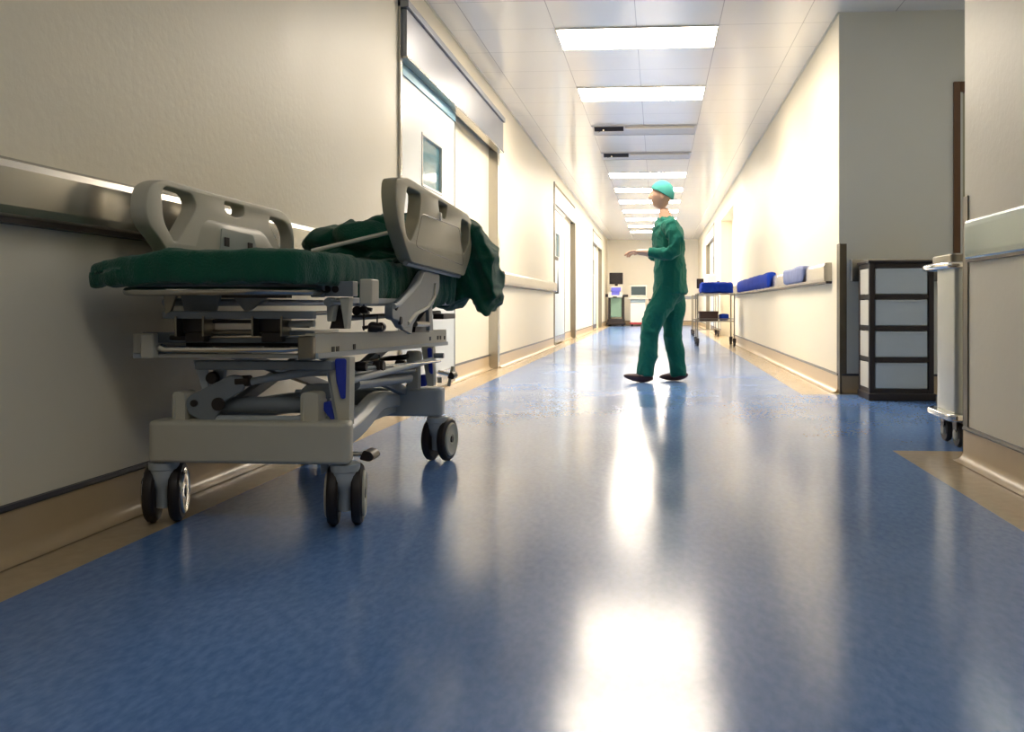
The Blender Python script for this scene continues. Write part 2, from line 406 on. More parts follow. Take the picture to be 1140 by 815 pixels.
# brown framed doorway in the recess
t = empty('door_5', (2.33, 7.262, 0)); t['kind'] = 'structure'
bm = B(); box(bm, 2.325, 2.375, 7.235, 7.40, 0, 2.46); box(bm, 3.18, 3.28, 7.235, 7.40, 0, 2.46); box(bm, 2.375, 3.18, 7.235, 7.40, 2.38, 2.46)
obj('door_frame', bm, WOOD, t, bevel=.004)
lf = B(); box(lf, 2.375, 3.18, 7.30, 7.345, .01, 1.0); box(lf, 2.375, 2.50, 7.30, 7.345, 1.0, 2.25); box(lf, 3.08, 3.18, 7.30, 7.345, 1.0, 2.25); box(lf, 2.375, 3.18, 7.30, 7.345, 2.25, 2.38)
lf = obj('door_leaf', lf, mat('tan_door', (.42,.38,.25), .5, noise_amt=.05), t, smooth=False)
obj('glass_pane', box(B(), 2.50, 3.08, 7.315, 7.33, 1.0, 2.25), SKYGL, lf)

# ---- ceiling lights: rows of panels, two in the middle are switched off
for n in range(-4, 12):
    y0 = LY0 + 3*TP*n; on = n not in (2, 3) and n >= 0
    if 0 <= n <= 10:
        which = {0:'lit ceiling panel nearest the camera, the widest of the row', 1:'second lit ceiling panel from the front',
                 2:'unlit ceiling panel with a gap, the nearer of the two dark ones', 3:'unlit ceiling panel just before the run of far lit panels',
                 4:'first lit ceiling panel beyond the two unlit ones', 5:'lit ceiling panel, second beyond the two unlit ones',
                 6:'lit ceiling panel, third beyond the two unlit ones', 7:'lit ceiling panel just above the walking person\'s head, fourth beyond the unlit pair',
                 8:'far lit ceiling panel, third from the end of the row', 9:'far lit ceiling panel, last but one of the row',
                 10:'smallest lit ceiling panel at the far end of the row'}[n]
    else:
        continue
    t = empty('ceiling_light', (LX, y0+TP/2*.9, CZ), which, 'ceiling light', 'ceiling panels down the corridor')
    x0, x1, y1 = LX-TP, LX+TP, y0+.62
    bm = B(); e = .012
    for q in ((x0,x0+e,y0,y1),(x1-e,x1,y0,y1),(x0+e,x1-e,y0,y0+e),(x0+e,x1-e,y1-e,y1)): box(bm, *q, CZ-.012, CZ)
    obj('panel_frame', bm, OFFM if not on else WHITEP, t)
    obj('diffuser', box(B(), x0+e, x1-e, y0+e, y1-e, CZ-.008, CZ-.001), LIGHTM if on else OFFM, t)
    if not on:
        obj('hanging_edge', prism(B(), [(y0+.03,CZ-.010),(y0+.10,CZ-.055),(y0+.115,CZ-.05),(y0+.06,CZ-.008)], 'X', x0+.04, x0+.42), DARKM, t)
        bm = tube(B(), [(x0+.05,y0+.18,CZ-.01),(x0+.09,y0+.14,CZ-.05),(x0+.14,y0+.12,CZ-.03),(x0+.16,y0+.05,CZ-.05)], .012, 8)
        obj('wire', bm, CHROME, t)
        obj('reflector_lip', box(B(), x0+.44, x1-.04, y0+.05, y0+.12, CZ-.03, CZ-.008), WHITEP, t)
# dim fill panel added above the camera, unseen, to light the near end
t = empty('ceiling_light', (LX+.5, .4, CZ), 'unseen dim fill panel added on the ceiling above the viewpoint', 'ceiling light')
obj('diffuser', box(B(), LX-TP+.5, LX+TP+.5, .1, .72, CZ-.01, CZ-.001), FILLM, t)

t = empty('ceiling_light', (2.35, 5.3, CZ), 'unseen dim fill panel added over the recess with the drawer cabinet', 'ceiling light')  # panel added out of view to brighten the recess wall, cabinet and trolley
obj('diffuser', box(B(), 2.05, 2.65, 5.0, 5.6, CZ-.01, CZ-.001), FILLM, t)
#SECTION2
# ------------------------------------------------------------------ camera geometry, used to turn a measured point into a place
FP, HC, TH = 1000., .70, R(4); SN, CS = math.sin(TH), math.cos(TH); PX, PY = 662., 340.
def ray(px, py): u = px-PX; return Vector((-FP*SN+u*CS, FP*CS+u*SN, PY-py))
def AX(px, py, X): d = ray(px, py); return Vector((0,0,HC)) + d*(X/d.x)
def AY(px, py, Y): d = ray(px, py); return Vector((0,0,HC)) + d*(Y/d.y)
def polyX(pts, X): return [(AX(a,b,X).y, AX(a,b,X).z) for a, b in pts]
def polyY(pts, Y): return [(AY(a,b,Y).x, AY(a,b,Y).z) for a, b in pts]

# ------------------------------------------------------------------ hospital stretcher
bed = empty('hospital_stretcher', (-1.28, 3.4, 0), 'large height-adjustable hospital stretcher with raised beige side rails against the left wall', 'stretcher')
# base: front bumper beam, rear beam and the two frame arms between them
bm = B()
pts = rounded([(-1.615,2.80),(-1.608,2.725),(-.952,2.725),(-.965,2.80),(-1.01,2.90),(-1.58,2.90)], [.02,.03,.03,.03,.02,.02])
# slightly bowed top: build as prism then crown
prism(bm, pts, 'Z', .203, .335)
base = obj('front_bumper', bm, BEIGE, bed, bevel=.014, seg=3)
bm = B(); prism(bm, rounded([(-1.59,3.93),(-.955,3.93),(-.965,4.05),(-1.59,4.05)], .035), 'Z', .205, .33)
obj('rear_bumper', bm, GREYP, bed, bevel=.014, seg=3)
for s in (1, -1):
    xm = lambda x: x if s > 0 else -2.56 - x
    bm = B(); n = 12; rings = []
    for i in range(n+1):
        t = i/n; y = 2.84 + t*1.12; e = t*t*(3-2*t); x = xm(-1.015 - .16*e); zc = .275 + .035*math.sin(math.pi*t); w = .03; h = .042
        rings.append([bm.verts.new((x+a, y, zc+b)) for a, b in ((-w,-h),(w,-h*.6),(w,h*.6),(w*.4,h),(-w,h))])
    for a, b in zip(rings, rings[1:]):
        for k in range(5): bm.faces.new([a[k], a[(k+1)%5], b[(k+1)%5], b[k]])
    bm.faces.new(rings[0]); bm.faces.new(rings[-1][::-1])
    obj('base_arm', bm, GREYP, bed, bevel=.006)
bm = B(); box(bm, -1.40, -1.16, 2.9, 3.93, .225, .255); obj('base_tray', bm, GREYP, bed, bevel=.006)

# casters
def caster(x, y, rz):
    c = empty('caster', (x, y, 0)); c.parent = bed; c.location = (x+1.28, y-3.4, 0); c.rotation_euler = (0,0,R(rz))
    W = .037
    bm = B(); prof = []
    # fork cover: wide collar then a narrow stem
    for r, z in ((.046,.200),(.046,.178),(.043,.176),(.044,.150),(.036,.125),(.027,.112),(.025,.055),(.018,.052)): prof.append((r, z))
    lathe(bm, prof, n=24)
    for v in bm.verts: v.co.y *= 1.1
    obj('fork_cover', bm, GREYP, c, local=True)
    for s in (-1, 1):
        bm = B()
        lathe(bm, [(.040,-.017),(.088,-.017),(.0955,-.010),(.0975,0),(.0955,.010),(.088,.017),(.040,.017)], (s*W, .03, .0975), 'X', 40)
        w = obj('wheel', bm, BLACK, c, local=True)
        bm = B(); sgn = s
        lathe(bm, [(.0,.0),(.020,0),(.022,.004),(.030,.002),(.060,.003),(.068,.007),(.074,.003),(.074,-.004)] if sgn > 0 else
                  [(.0,.0),(.020,0),(.022,-.004),(.030,-.002),(.060,-.003),(.068,-.007),(.074,-.003),(.074,.004)], (s*(W+.018), .03, .0975), 'X', 40)
        h = obj('hub_cap', bm, CHROME if x < -1.4 and y < 3 else BEIGE, w, local=True)
        bm = B(); lathe(bm, [(.0,.003*sgn),(.014,.003*sgn),(.014,-.004*sgn)], (s*(W+.021), .03, .0975), 'X', 20)
        obj('axle_nut', bm, DARKM, w, local=True)
    bm = B(); tube(bm, [(-W-.01,.03,.0975),(W+.01,.03,.0975)], .01); obj('axle', bm, DARKM, c, local=True)
caster(-.985, 2.78, 15); caster(-1.580, 2.78, 19); caster(-.985, 3.97, -8); caster(-1.565, 4.00, 10)

# brake pedals and small brackets under the bumper
def pedal(name, p0, p1, w, h, m):
    bm = B(); tube(bm, [p0, p1], .008, 8); o = obj('pedal_arm', bm, CHROME, bed)
    bm = B(); x, y, z = p1
    prism(bm, rounded([(x-.004,z-h*.4),(x+.01,z+h*.6),(x+w*.8,z+h*.35),(x+w,z-h*.2),(x+w*.75,z-h*.6),(x+.02,z-h*.6)], .006, 3), 'Y', y-.035, y+.035)
    obj('pedal_pad', bm, m, o, bevel=.004)
pedal('p', (-1.0,2.87,.215), (-.955,2.87,.215), .045, .03, DARKM)
pedal('p', (-.99,4.0,.40), (-.94,4.02,.385), .03, .03, DARKM)
bm = B(); prism(bm, rounded([(-1.04,.21),(-1.04,.165),(-1.00,.165),(-1.00,.21)], .012), 'Y', 2.80, 2.81); lathe(bm, [(.008,-.01),(.008,.0)], (-1.02, 2.80, .185), 'Y', 12)
prism(bm, [(-1.085,.21),(-1.08,.155),(-1.06,.165),(-1.05,.21)], 'Y', 2.82, 2.84)
obj('brake_bracket', bm, GREYP, bed, bevel=.003)
bm = B(); box(bm, -1.005,-.985, 4.05, 4.056, .345, .37); tube(bm, [(-.955,4.06,.33),(-.935,4.06,.42)], .008, 8); obj('brake_lever', bm, BEIGE, bed)

# pedestals and lifting cylinder on the base
for a, b in ((198, 212), (339, 359)):
    x0, x1 = AY(a,450,2.80).x, AY(b,450,2.80).x
    bm = B(); prism(bm, rounded([(x0,.32),(x0,.425),(x1,.425),(x1,.32)], [.002,.018,.018,.002], 4), 'Y', 2.765, 2.84)
    box(bm, x0+.008, x0+.012, 2.760, 2.766, .33, .41)
    obj('cylinder_mount', bm, BEIGE, bed, bevel=.004)
bm = B(); x0, x1 = AY(243,450,2.83).x, AY(341,450,2.83).x
lathe(bm, [(.020,x0-.02),(.024,x0),(.026,x0+.01),(.026,x1-.01),(.030,x1-.008),(.030,x1+.01)], (0,2.83,.378), 'X', 24)
obj('lift_cylinder', bm, GREYM, bed)
bm = tube(B(), [AY(235,466,2.79), AY(345,467,2.79)], .0115, 12); obj('cross_rod', bm, GREYP, bed)
# lever plate at left of the cylinder
bm = B(); prism(bm, rounded(polyY([(207,446),(212,440),(258,417),(272,419),(272,434),(250,447),(238,470),(228,470),(210,460)], 2.78), .012), 'Y', 2.775, 2.79)
lv = obj('lever_plate', bm, GREYM, bed, bevel=.003)
for (a, b, r) in ((216,449,.011),(243,450,.021)):
    p = AY(a,b,2.772); bm = B(); lathe(bm, [(r,-.004),(r,.004)], (p.x,2.772,p.z), 'Y', 20); obj('pivot_hole', bm, BLACK, lv)
bm = B(); p = AY(269,425,2.78); tube(bm, [(p.x-.02,2.79,p.z),(p.x+.025,2.79,p.z+.003)], .018, 14); obj('rod_joint', bm, DARKM, lv)
# push rod rising to the right
bm = tube(B(), [AY(279,425,2.80), AY(284,424,2.80), AY(318,418,2.82), AY(345,413,2.84), AY(372,413,2.86)], [.014,.011,.014,.017,.017], 12); obj('push_rod', bm, GREYP, bed)
bm = B(); prism(bm, rounded(polyY([(334,436),(342,428),(372,427),(372,442),(350,447),(340,446)], 2.84), .008), 'Y', 2.83, 2.86); tube(bm, [AY(329,436,2.84), AY(336,436,2.84)], .008, 8)
obj('swing_arm', bm, GREYM, bed, bevel=.003)
bm = B(); prism(bm, polyY([(345,446),(360,436),(368,430),(372,470),(345,470)], 2.90), 'Y', 2.88, 2.92); obj('arm_cover', bm, GREYP, bed, bevel=.004)
# lower cross beam with hanging bracket
bm = B(); a = AY(220,401,2.78); b = AY(372,412,2.78); box(bm, a.x, b.x, 2.76, 2.80, b.z, a.z)
cb = obj('cross_beam', bm, GREYM, bed, bevel=.004)
bm = B(); prism(bm, polyY([(216,401),(231,401),(232,432),(226,434)], 2.79), 'Y', 2.785, 2.795); prism(bm, polyY([(239,412),(251,412),(250,425),(240,425)], 2.82), 'Y', 2.81, 2.83)
obj('hanging_bracket', bm, GREYP, bed)
p = AY(235,421,2.78); bm = B(); lathe(bm, [(.0,-.006),(.018,-.006),(.02,.0),(.02,.012)], (p.x,2.785,p.z), 'Y', 20); obj('bracket_knob', bm, BLACK, bed)

# slanted struts with blue grips, near and far
def strut(poly, grip, Y, d=.045):
    bm = B(); prism(bm, rounded(polyY(poly, Y), .004, 3), 'Y', Y-.004, Y+d); o = obj('side_strut', bm, BEIGE, bed, bevel=.004)
    bm = B(); prism(bm, rounded(polyY(grip, Y-.006), .010, 4), 'Y', Y-.014, Y-.003); obj('blue_grip', bm, BLUEP, o, bevel=.004)
    return o
st = strut([(364,398),(390,398),(389,474),(378,474)], [(373,399),(386,399),(385,444),(380,444),(375,425)], 2.80)
bm = B(); prism(bm, polyY([(361,400),(366,400),(380,474),(374,474)], 2.81), 'Y', 2.81, 2.84); obj('strut_flange', bm, GREYP, st)
st = strut([(469,386),(482,386),(483,430),(476,430)], [(476,387),(481,387),(482,417),(478,415)], 3.93)
bm = tube(B(), [AY(480,396,3.95), AY(494,396,3.95)], .012, 10); obj('strut_handle', bm, GREYM, st)
# blue pedal beside the pedestal and at the rear strut
for poly, Y in (([(360,448),(368,446),(371,456),(374,466),(370,468),(361,457)], 2.82), ([(468,417),(474,417),(475,430),(468,430)], 3.93)):
    bm = B(); prism(bm, rounded(polyY(poly, Y), .008), 'Y', Y-.01, Y+.04); obj('blue_pedal', bm, BLUEP, bed, bevel=.006)
bm = B(); box(bm, *[AY(453,430,3.9).x, AY(468,430,3.9).x], 3.88, 3.92, .33, .50); obj('rear_post', bm, BEIGE, bed, bevel=.01)

# middle frame: two long channels, end caps, cross pieces
for s, X in ((1, -1.05), (-1, -1.60)):
    bm = B(); n0, n1 = (2.70,.613,.545), (4.42,.580,.512)
    w = .035
    for k, (zt, zb) in enumerate(((0,0),)):
        vs = []
        for y, a, b in (n0, n1): vs.append([(X-w,y,b),(X,y,b),(X,y,a),(X-w,y,a)])
        A = [bm.verts.new(p) for p in vs[0]]; D = [bm.verts.new(p) for p in vs[1]]
        bm.faces.new(A); bm.faces.new(D[::-1])
        for i in range(4): bm.faces.new([A[i], A[(i+1)%4], D[(i+1)%4], D[i]])
    o = obj('frame_channel', bm, BEIGE, bed, bevel=.003)
    bm = B(); A = [bm.verts.new(p) for p in ((X-w,2.70,.535),(X+.008,2.70,.535),(X+.008,2.70,.552),(X-w,2.70,.552))]; D = [bm.verts.new(p) for p in ((X-w,4.42,.502),(X+.008,4.42,.502),(X+.008,4.42,.519),(X-w,4.42,.519))]
    bm.faces.new(A); bm.faces.new(D[::-1])
    for i in range(4): bm.faces.new([A[i], A[(i+1)%4], D[(i+1)%4], D[i]])
    obj('lower_lip', bm, GREYP, o)
    if s > 0:
        for a, b in ((371,389),(376,388.5),(394.5,386),(479,377),(487.5,376),(490.5,376),(495,376)):
            p = AX(a, b, X+.001); k = .012 if a < 400 else .011
            obj('slot', box(B(), X-.002, X+.002, p.y-k, p.y+k, p.z-.009, p.z+.009), BLACK, o)
for a, b, c_, d_ in ((159,173,371,399), (333,350,374,401)):
    p, q = AY(a,d_,2.69), AY(b,c_,2.69); bm = B(); box(bm, p.x, q.x, 2.675, 2.71, p.z, q.z)
    obj('corner_cap', bm, BEIGE if a < 200 else STEELD, bed, bevel=.007, seg=3)
a, b = AY(160,370,2.74), AY(335,382,2.74); obj('end_channel', box(B(), a.x, b.x, 2.73, 2.77, b.z, a.z), GREYM, bed, bevel=.003)
bm = tube(B(), [AY(174,388,2.70), AY(180,386.5,2.70), AY(186,388.5,2.70), AY(240,389,2.70), AY(318,389,2.70), AY(333,388,2.70)], [.007,.011,.009,.011,.011,.007], 12); obj('polished_rod', bm, CHROME, bed)
a, b = AY(172,393.5,2.72), AY(333,399,2.72); obj('end_tray', box(B(), a.x, b.x, 2.71, 2.75, b.z, a.z), BEIGE, bed, bevel=.003)
for k in range(5): y = 2.95 + k*.34; obj('frame_crossbar', box(B(), -1.60, -1.07, y, y+.05, .545-.006*k, .59-.006*k), DARKM, bed, bevel=.003)

# upper frame tubes and brackets
a, b = AY(183,347,2.68), AY(350,355,2.68); bm = B(); box(bm, a.x, b.x, 2.665, 2.70, b.z, a.z+.002); obj('upper_crossbar', bm, GREYM, bed, bevel=.004)
for poly, Y in (([(182,329),(196,329),(190,346),(184,350)], 2.66), ([(201,329),(245,329),(240,346),(205,346)], 2.75), ([(258,329),(300,329),(278,346),(272,346)], 2.72)):
    bm = B(); prism(bm, polyY(poly, Y), 'Y', Y, Y+.012); obj('gusset', bm, STEELD if Y < 2.7 else GREYM, bed)
for a0, a1 in ((202,232), (286,318)):
    for a in (a0, a1): p, q = AY(a,352,2.70), AY(a+2,374,2.70); o = obj('clevis_plate', box(B(), p.x, q.x, 2.66, 2.73, q.z, p.z), STEELD, bed)
    p, q = AY(a0+1,354,2.71), AY(a1,370,2.71); bm = B(); box(bm, p.x, q.x, 2.70, 2.73, q.z, p.z); box(bm, p.x+.02, q.x-.004, 2.69, 2.72, q.z-.03, q.z); obj('clevis_block', bm, DARKM, o, bevel=.002)
for (x0, y0, x1, y1, r, m) in ((232,358,286,358,.006,DARKM),(232,370,286,369,.0075,STEELD),(288,362,345,363,.006,STEELD),(318,361,350,360,.011,BEIGE),(318,370,350,371,.006,GREYM),(232,375,345,374,.005,CHROME),(190,376,232,377,.008,DARKM)):
    obj('cross_rod', tube(B(), [AY(x0,y0,2.72), AY(x1,y1,2.72)], r, 10), m, bed)
# long tubes along both sides of the upper frame
for X in (-1.02, -1.54):
    obj('long_tube', tube(B(), [(X,2.72,.71),(X,4.4,.712)], .013, 12), GREYM, bed)
    obj('long_tube', tube(B(), [(X-.05,2.9,.655),(X-.05,4.35,.665)], .010, 12), DARKM, bed)
# V shaped legs under the near bracket
for poly in ([(363,331),(374,331),(369,358),(364,358)], [(378,331),(389,331),(386,366),(383,366)]):
    bm = B(); prism(bm, polyY(poly, 2.76), 'Y', 2.76, 2.80); obj('v_leg', bm, BEIGE, bed, bevel=.003)
bm = B(); prism(bm, polyY([(367,366),(376,332),(386,366)], 2.80), 'Y', 2.80, 2.82); obj('v_gusset', bm, DARKM, bed)
# grey bracket with two holes and its end cap
bm = B(); p, q = AY(348,330,2.78), AY(410,312,2.90)
prism(bm, polyY([(347,313),(361,313),(361,331),(347,331)], 2.74), 'Y', 2.73, 2.75)
box(bm, AY(347,330,2.75).x, AY(410,330,2.9).x, 2.75, 2.80, AY(347,330,2.75).z, AY(347,313,2.75).z)
o = obj('support_bracket', bm, GREYM, bed, bevel=.003)
p, q = AY(405,339,2.78), AY(419,311,2.78); obj('bracket_cap', box(B(), p.x, q.x, 2.735, 2.81, p.z, q.z), BEIGE, o, bevel=.006, seg=3)
for a in (364.5, 373.5): p = AY(a,322,2.75); obj('bracket_hole', lathe(B(), [(.011,-.003),(.011,.003)], (p.x,2.75,p.z), 'Y', 16), BLACK, o)
obj('bracket_rail', box(B(), -1.0, -.975, 2.8, 3.5, .706, .725), GREYP, bed, bevel=.003)
# turnbuckles and hanging rods
for a, b, x1 in ((404,365,426),(414,345,400)):
    bm = tube(B(), [AY(a,b,3.0), AY(a+(x1-a)*.3,b-1,3.0), AY(a+(x1-a)*.35,b,3.0), AY(a+(x1-a)*.7,b,3.0), AY(x1,b,3.0)], [.007,.007,.016,.016,.008], 10); obj('turnbuckle', bm, DARKM, bed)
for a, b0, b1 in ((405,338,368),(420,350,366),(422,395,412)):
    obj('hanging_rod', tube(B(), [AY(a,b0,3.0), AY(a,b1,3.0)], .003, 8), DARKM, bed)
for (a, r) in ((416,.018),(424,.016),(398,.016)): p = AY(a,364 if a > 400 else 346,3.02); obj('rod_wheel', lathe(B(), [(r,-.01),(r,.01)], (p.x,3.02,p.z), 'Y', 18), DARKM, bed)

# scissor linkage pipes under the channels
for (x0, y0, Y0, x1, y1, Y1, r, m) in ((390,424,3.0,480,401,3.9,.013,GREYP),(391,417,3.05,470,405,3.85,.009,GREYM),(391,412,3.1,432,408,3.4,.010,GREYP),
        (395,428,3.05,455,421,3.75,.020,GREYM),(432,408,3.4,470,404,3.8,.008,GREYP),(425,409,3.35,490,402,3.9,.005,CHROME),(388,420,3.1,460,412,3.8,.012,GREYM)):
    obj('linkage_pipe', tube(B(), [AY(x0,y0,Y0), AY(x1,y1,Y1)], r, 12), m, bed)
for (a, b, Y, r, l) in ((422,408,3.3,.022,.02),(446,406,3.6,.018,.02),(402,408,3.1,.016,.02)):
    p = AY(a,b,Y); obj('clamp_ring', lathe(B(), [(r,-l),(r,l)], (p.x,Y,p.z), 'X', 18), DARKM, bed, bevel=.003)
bm = B(); prism(bm, polyX([(396,404),(470,392),(470,400),(440,396),(396,407)], -1.09), 'X', -1.11, -1.09); obj('inner_channel', bm, DARKM, bed)
for s in (0, 1):
    X = -1.13 - .30*s
    bm = B(); prism(bm, [(2.95,.52),(3.0,.545),(3.98,.33),(3.93,.30)], 'X', X-.015, X+.015); obj('scissor_arm', bm, GREYM, bed, bevel=.003)
    bm = B(); prism(bm, [(3.0,.33),(2.96,.36),(3.85,.56),(3.9,.53)], 'X', X-.05, X-.02); obj('scissor_arm', bm, GREYM, bed, bevel=.003)

# polished U bar of the platform at the near end
pts = [(-1.10,3.3,.745),(-1.585,3.3,.745),(-1.585,2.75,.745)]
def ubar():
    P = [Vector((-1.60,3.4,.742)), Vector((-1.60,2.70,.742))]
    for k in range(1, 8):
        t = k/8*math.pi/2; P.append(Vector((-1.50-.10*math.cos(t), 2.64-.10*math.sin(t)+.06*0, .742)))
    P.append(Vector((-1.25,2.54,.742)))
    for k in range(0, 8):
        t = k/7*math.pi/2; P.append(Vector((-1.20+.15*math.sin(t), 2.69-.15*math.cos(t), .742)))
    P.append(Vector((-1.05,2.80,.742))); P.append(Vector((-1.05,3.4,.742))); return P
obj('platform_bar', tube(B(), ubar(), .0125, 14), STEEL, bed)
bm = B(); prism(bm, rounded([(-1.58,2.60),(-1.10,2.60),(-1.03,2.80),(-1.01,4.40),(-1.60,4.40),(-1.60,2.75)], .03), 'Z', .748, .766); obj('platform', bm, GREYM, bed, bevel=.004)
obj('platform_edge', box(B(), -1.30, -1.10, 2.60, 2.64, .722, .748), DARKM, bed)
# raised backrest board
bm = B(); prism(bm, [(3.60,.868),(3.60,.884),(4.42,1.085),(4.42,1.068)], 'X', -1.55, -1.08)
o = obj('backrest_board', bm, GREEN, bed)
bm = B(); a, b = AY(347,279.5,3.25), AY(424,261,3.30); tube(bm, [a, b, b + (b-a)*.3], .008, 8); obj('backrest_edge', bm, WHITEP, o)

# side rails
def H(pts, X, r): return rounded(polyX(pts, X), r, 5)
Xr = -.905
Ro = H([(433,216),(434,199),(447,197),(517,239),(521,250),(520,282),(512,307),(452,292),(446,276),(436,245)], -.93, [.05,.05,.05,.05,.06,.10,.02,.03,.05,.10])
Rh = [H([(447,207),(463,216),(461,243),(451,270),(446,262),(443,240)], -.93, [.03,.03,.04,.03,.02,.05]),
      H([(482,223),(493,229),(491,245),(484,240)], -.93, [.02,.02,.04,.04]),
      H([(508,243),(517,249),(518,270),(511,284),(508,268)], -.93, [.04,.04,.08,.03,.05])]
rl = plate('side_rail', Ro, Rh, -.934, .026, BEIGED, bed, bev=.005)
# recessed line of the centre panel
bm = B(); P = H([(464,238),(506,254),(511,296),(456,274)], -.93, [.03,.03,.04,.04]); 
tube(bm, [(-.9095,a,b) for a, b in P+[P[0]]], .0025, 6, cap=False); obj('panel_groove', bm, DARKM, rl)
obj('centre_panel', prism(B(), H([(465,240),(505,256),(510,294),(457.5,273)], -.93, [.03,.03,.04,.04]), 'X', -.915, -.9085), BEIGED, rl)
p = AX(487,241,-.92); obj('release_knob', lathe(B(), [(0,.012),(.016,.008),(.020,0),(.020,-.01)], (-.912,p.y,p.z), 'X', 20), WHITEP, rl)
bm = B(); q = polyX([(447,291),(511,306.5)], -.93); tube(bm, [(-.93,q[0][0]+.05,q[0][1]-.004),(-.93,q[1][0],q[1][1]-.004)], .010, 8); obj('lower_edge', bm, GREYM, rl)
# curved carrying arm of that rail
P = polyX([(471,301),(487,305),(487,322),(480,340),(464,350),(456,364),(446,366),(441,357),(434,355),(434,338),(444,336),(458,322),(466,308)], -.955)
bm = B(); prism(bm, rounded(P, .02, 4), 'X', -.975, -.945); am = obj('rail_arm', bm, GREYM, bed, bevel=.004)
bm = B(); tube(bm, [(-.945,*v) for v in polyX([(470,303),(466,314),(456,326),(443,339),(438,341)], -.945)], .010, 10); obj('arm_rim', bm, GREYP, am)
bm = B(); tube(bm, [(-.945,*v) for v in polyX([(484,316),(483,330),(476,342),(462,350),(454,360)], -.945)], .008, 10); obj('arm_rim', bm, BEIGE, am)
for a, b in ((441,341),(446,357)): v = AX(a,b,-.945); obj('arm_bolt', lathe(B(), [(0,.006),(.014,.004),(.016,0),(.016,-.006)], (-.945,v.y,v.z), 'X', 16), BLACK, am)
for pl in ([(447,366),(452,350),(460,350),(457,372)], [(476,345),(480,340),(481,368),(477,368)]):
    bm = B(); prism(bm, polyX(pl, -.99), 'X', -1.0, -.985); obj('arm_link', bm, GREYM, bed)
bm = B(); prism(bm, polyX([(463,362),(476,344),(478,370),(462,370)], -1.02), 'X', -1.04, -1.02); obj('arm_link', bm, DARKM, bed)
obj('cross_rod', tube(B(), [AX(462,361,-.99), AX(476,361,-.99)], .012, 10), STEELD, bed)
bm = B(); box(bm, *(AX(482,355,-1.05).x, -1.0), AX(482,355,-1.05).y, 4.40, .635, .66); obj('rear_stop', bm, DARKM, bed, bevel=.003)

Lo = H([(162,232),(165,207),(182,199),(245,217),(315,235),(325,248),(328,266),(326,290),(193,288),(180,268),(166,250)], -1.58, [.09,.09,.08,.1,.07,.05,.05,.03,.03,.03,.06])
Lh = [H([(180,214),(184,207),(214,216),(219,229),(215,239),(198,269),(194,269),(182,246)], -1.58, [.02,.03,.04,.02,.03,.02,.02,.03]),
      H([(249,224),(272,230),(272,240),(262,243),(251,235)], -1.58, [.02,.02,.03,.04,.03]),
      H([(300,241),(318,247),(325,262),(325,281),(314,281),(300,252)], -1.58, [.03,.04,.05,.02,.02,.03])]
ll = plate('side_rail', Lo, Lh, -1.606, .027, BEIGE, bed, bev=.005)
bm = B(); P0 = H([(226,243),(292,257),(312,290),(214,290)], -1.58, [.06,.06,.02,.02]); P1 = H([(240,249),(282,259),(300,290),(232,290)], -1.58, [.05,.05,.02,.02])
A = [bm.verts.new((-1.579,*p)) for p in P0]; D = [bm.verts.new((-1.560,*p)) for p in P1]
n = min(len(A), len(D))
for i in range(n): bm.faces.new([A[i], A[(i+1)%n], D[(i+1)%n], D[i]])
bm.faces.new(D); obj('centre_boss', bm, BEIGE, ll, angle=60)
obj('latch_plate', prism(B(), H([(246,254),(281,262),(287,285),(244,283)], -1.56, [.01]*4), 'X', -1.562, -1.556), LABELM, ll)
for q in ([(250,264),(255,265),(255,275),(250,274)], [(276,270),(281,271),(281,279),(276,278)]):
    obj('latch_hole', prism(B(), polyX(q, -1.555), 'X', -1.557, -1.553), DARKM, ll)

# ------------------------------------------------------------------ cloth helpers
def remeshed(bm, vox, smooth=6):
    me = bpy.data.meshes.new('r'); bmesh.ops.recalc_face_normals(bm, faces=bm.faces); bm.to_mesh(me); bm.free()
    t = bpy.data.objects.new('r', me); C.objects.link(t)
    r = t.modifiers.new('r', 'REMESH'); r.mode = 'VOXEL'; r.voxel_size = vox
    s = t.modifiers.new('s', 'SMOOTH'); s.iterations = smooth; s.factor = .6
    dg = bpy.context.evaluated_depsgraph_get(); dg.update()
    m2 = bpy.data.meshes.new_from_object(t.evaluated_get(dg)); bpy.data.objects.remove(t); bpy.data.meshes.remove(me)
    b = B(); b.from_mesh(m2); bpy.data.meshes.remove(m2); b.normal_update(); return b
def wrinkle(bm, amp, scale, stretch=(1,1,1), seed=0, fine=0):
    """cloth creases: sharp ridged folds on a warped domain"""
    for v in bm.verts:
        p = Vector((v.co.x*stretch[0], v.co.y*stretch[1], v.co.z*stretch[2]))*scale + Vector((seed,seed*.7,0))
        w = noise.noise_vector(p*.45)*1.1
        f = (1 - min(1, abs(noise.noise(p*.8 + w))*2.2))**2
        g = (1 - min(1, abs(noise.noise(p*1.9 + w*1.5))*2.4))**2
        v.co += v.normal * amp * (f + g*.45 - .35)
        if fine: v.co += v.normal * fine * noise.noise(p*7)
    return bm
def blob(bm, c, r, rot=0):
    m = Matrix.Translation(c) @ Matrix.Rotation(rot, 4, 'Y') @ Matrix.Diagonal((*r,1)); bmesh.ops.create_icosphere(bm, subdivisions=4, radius=1, matrix=m)

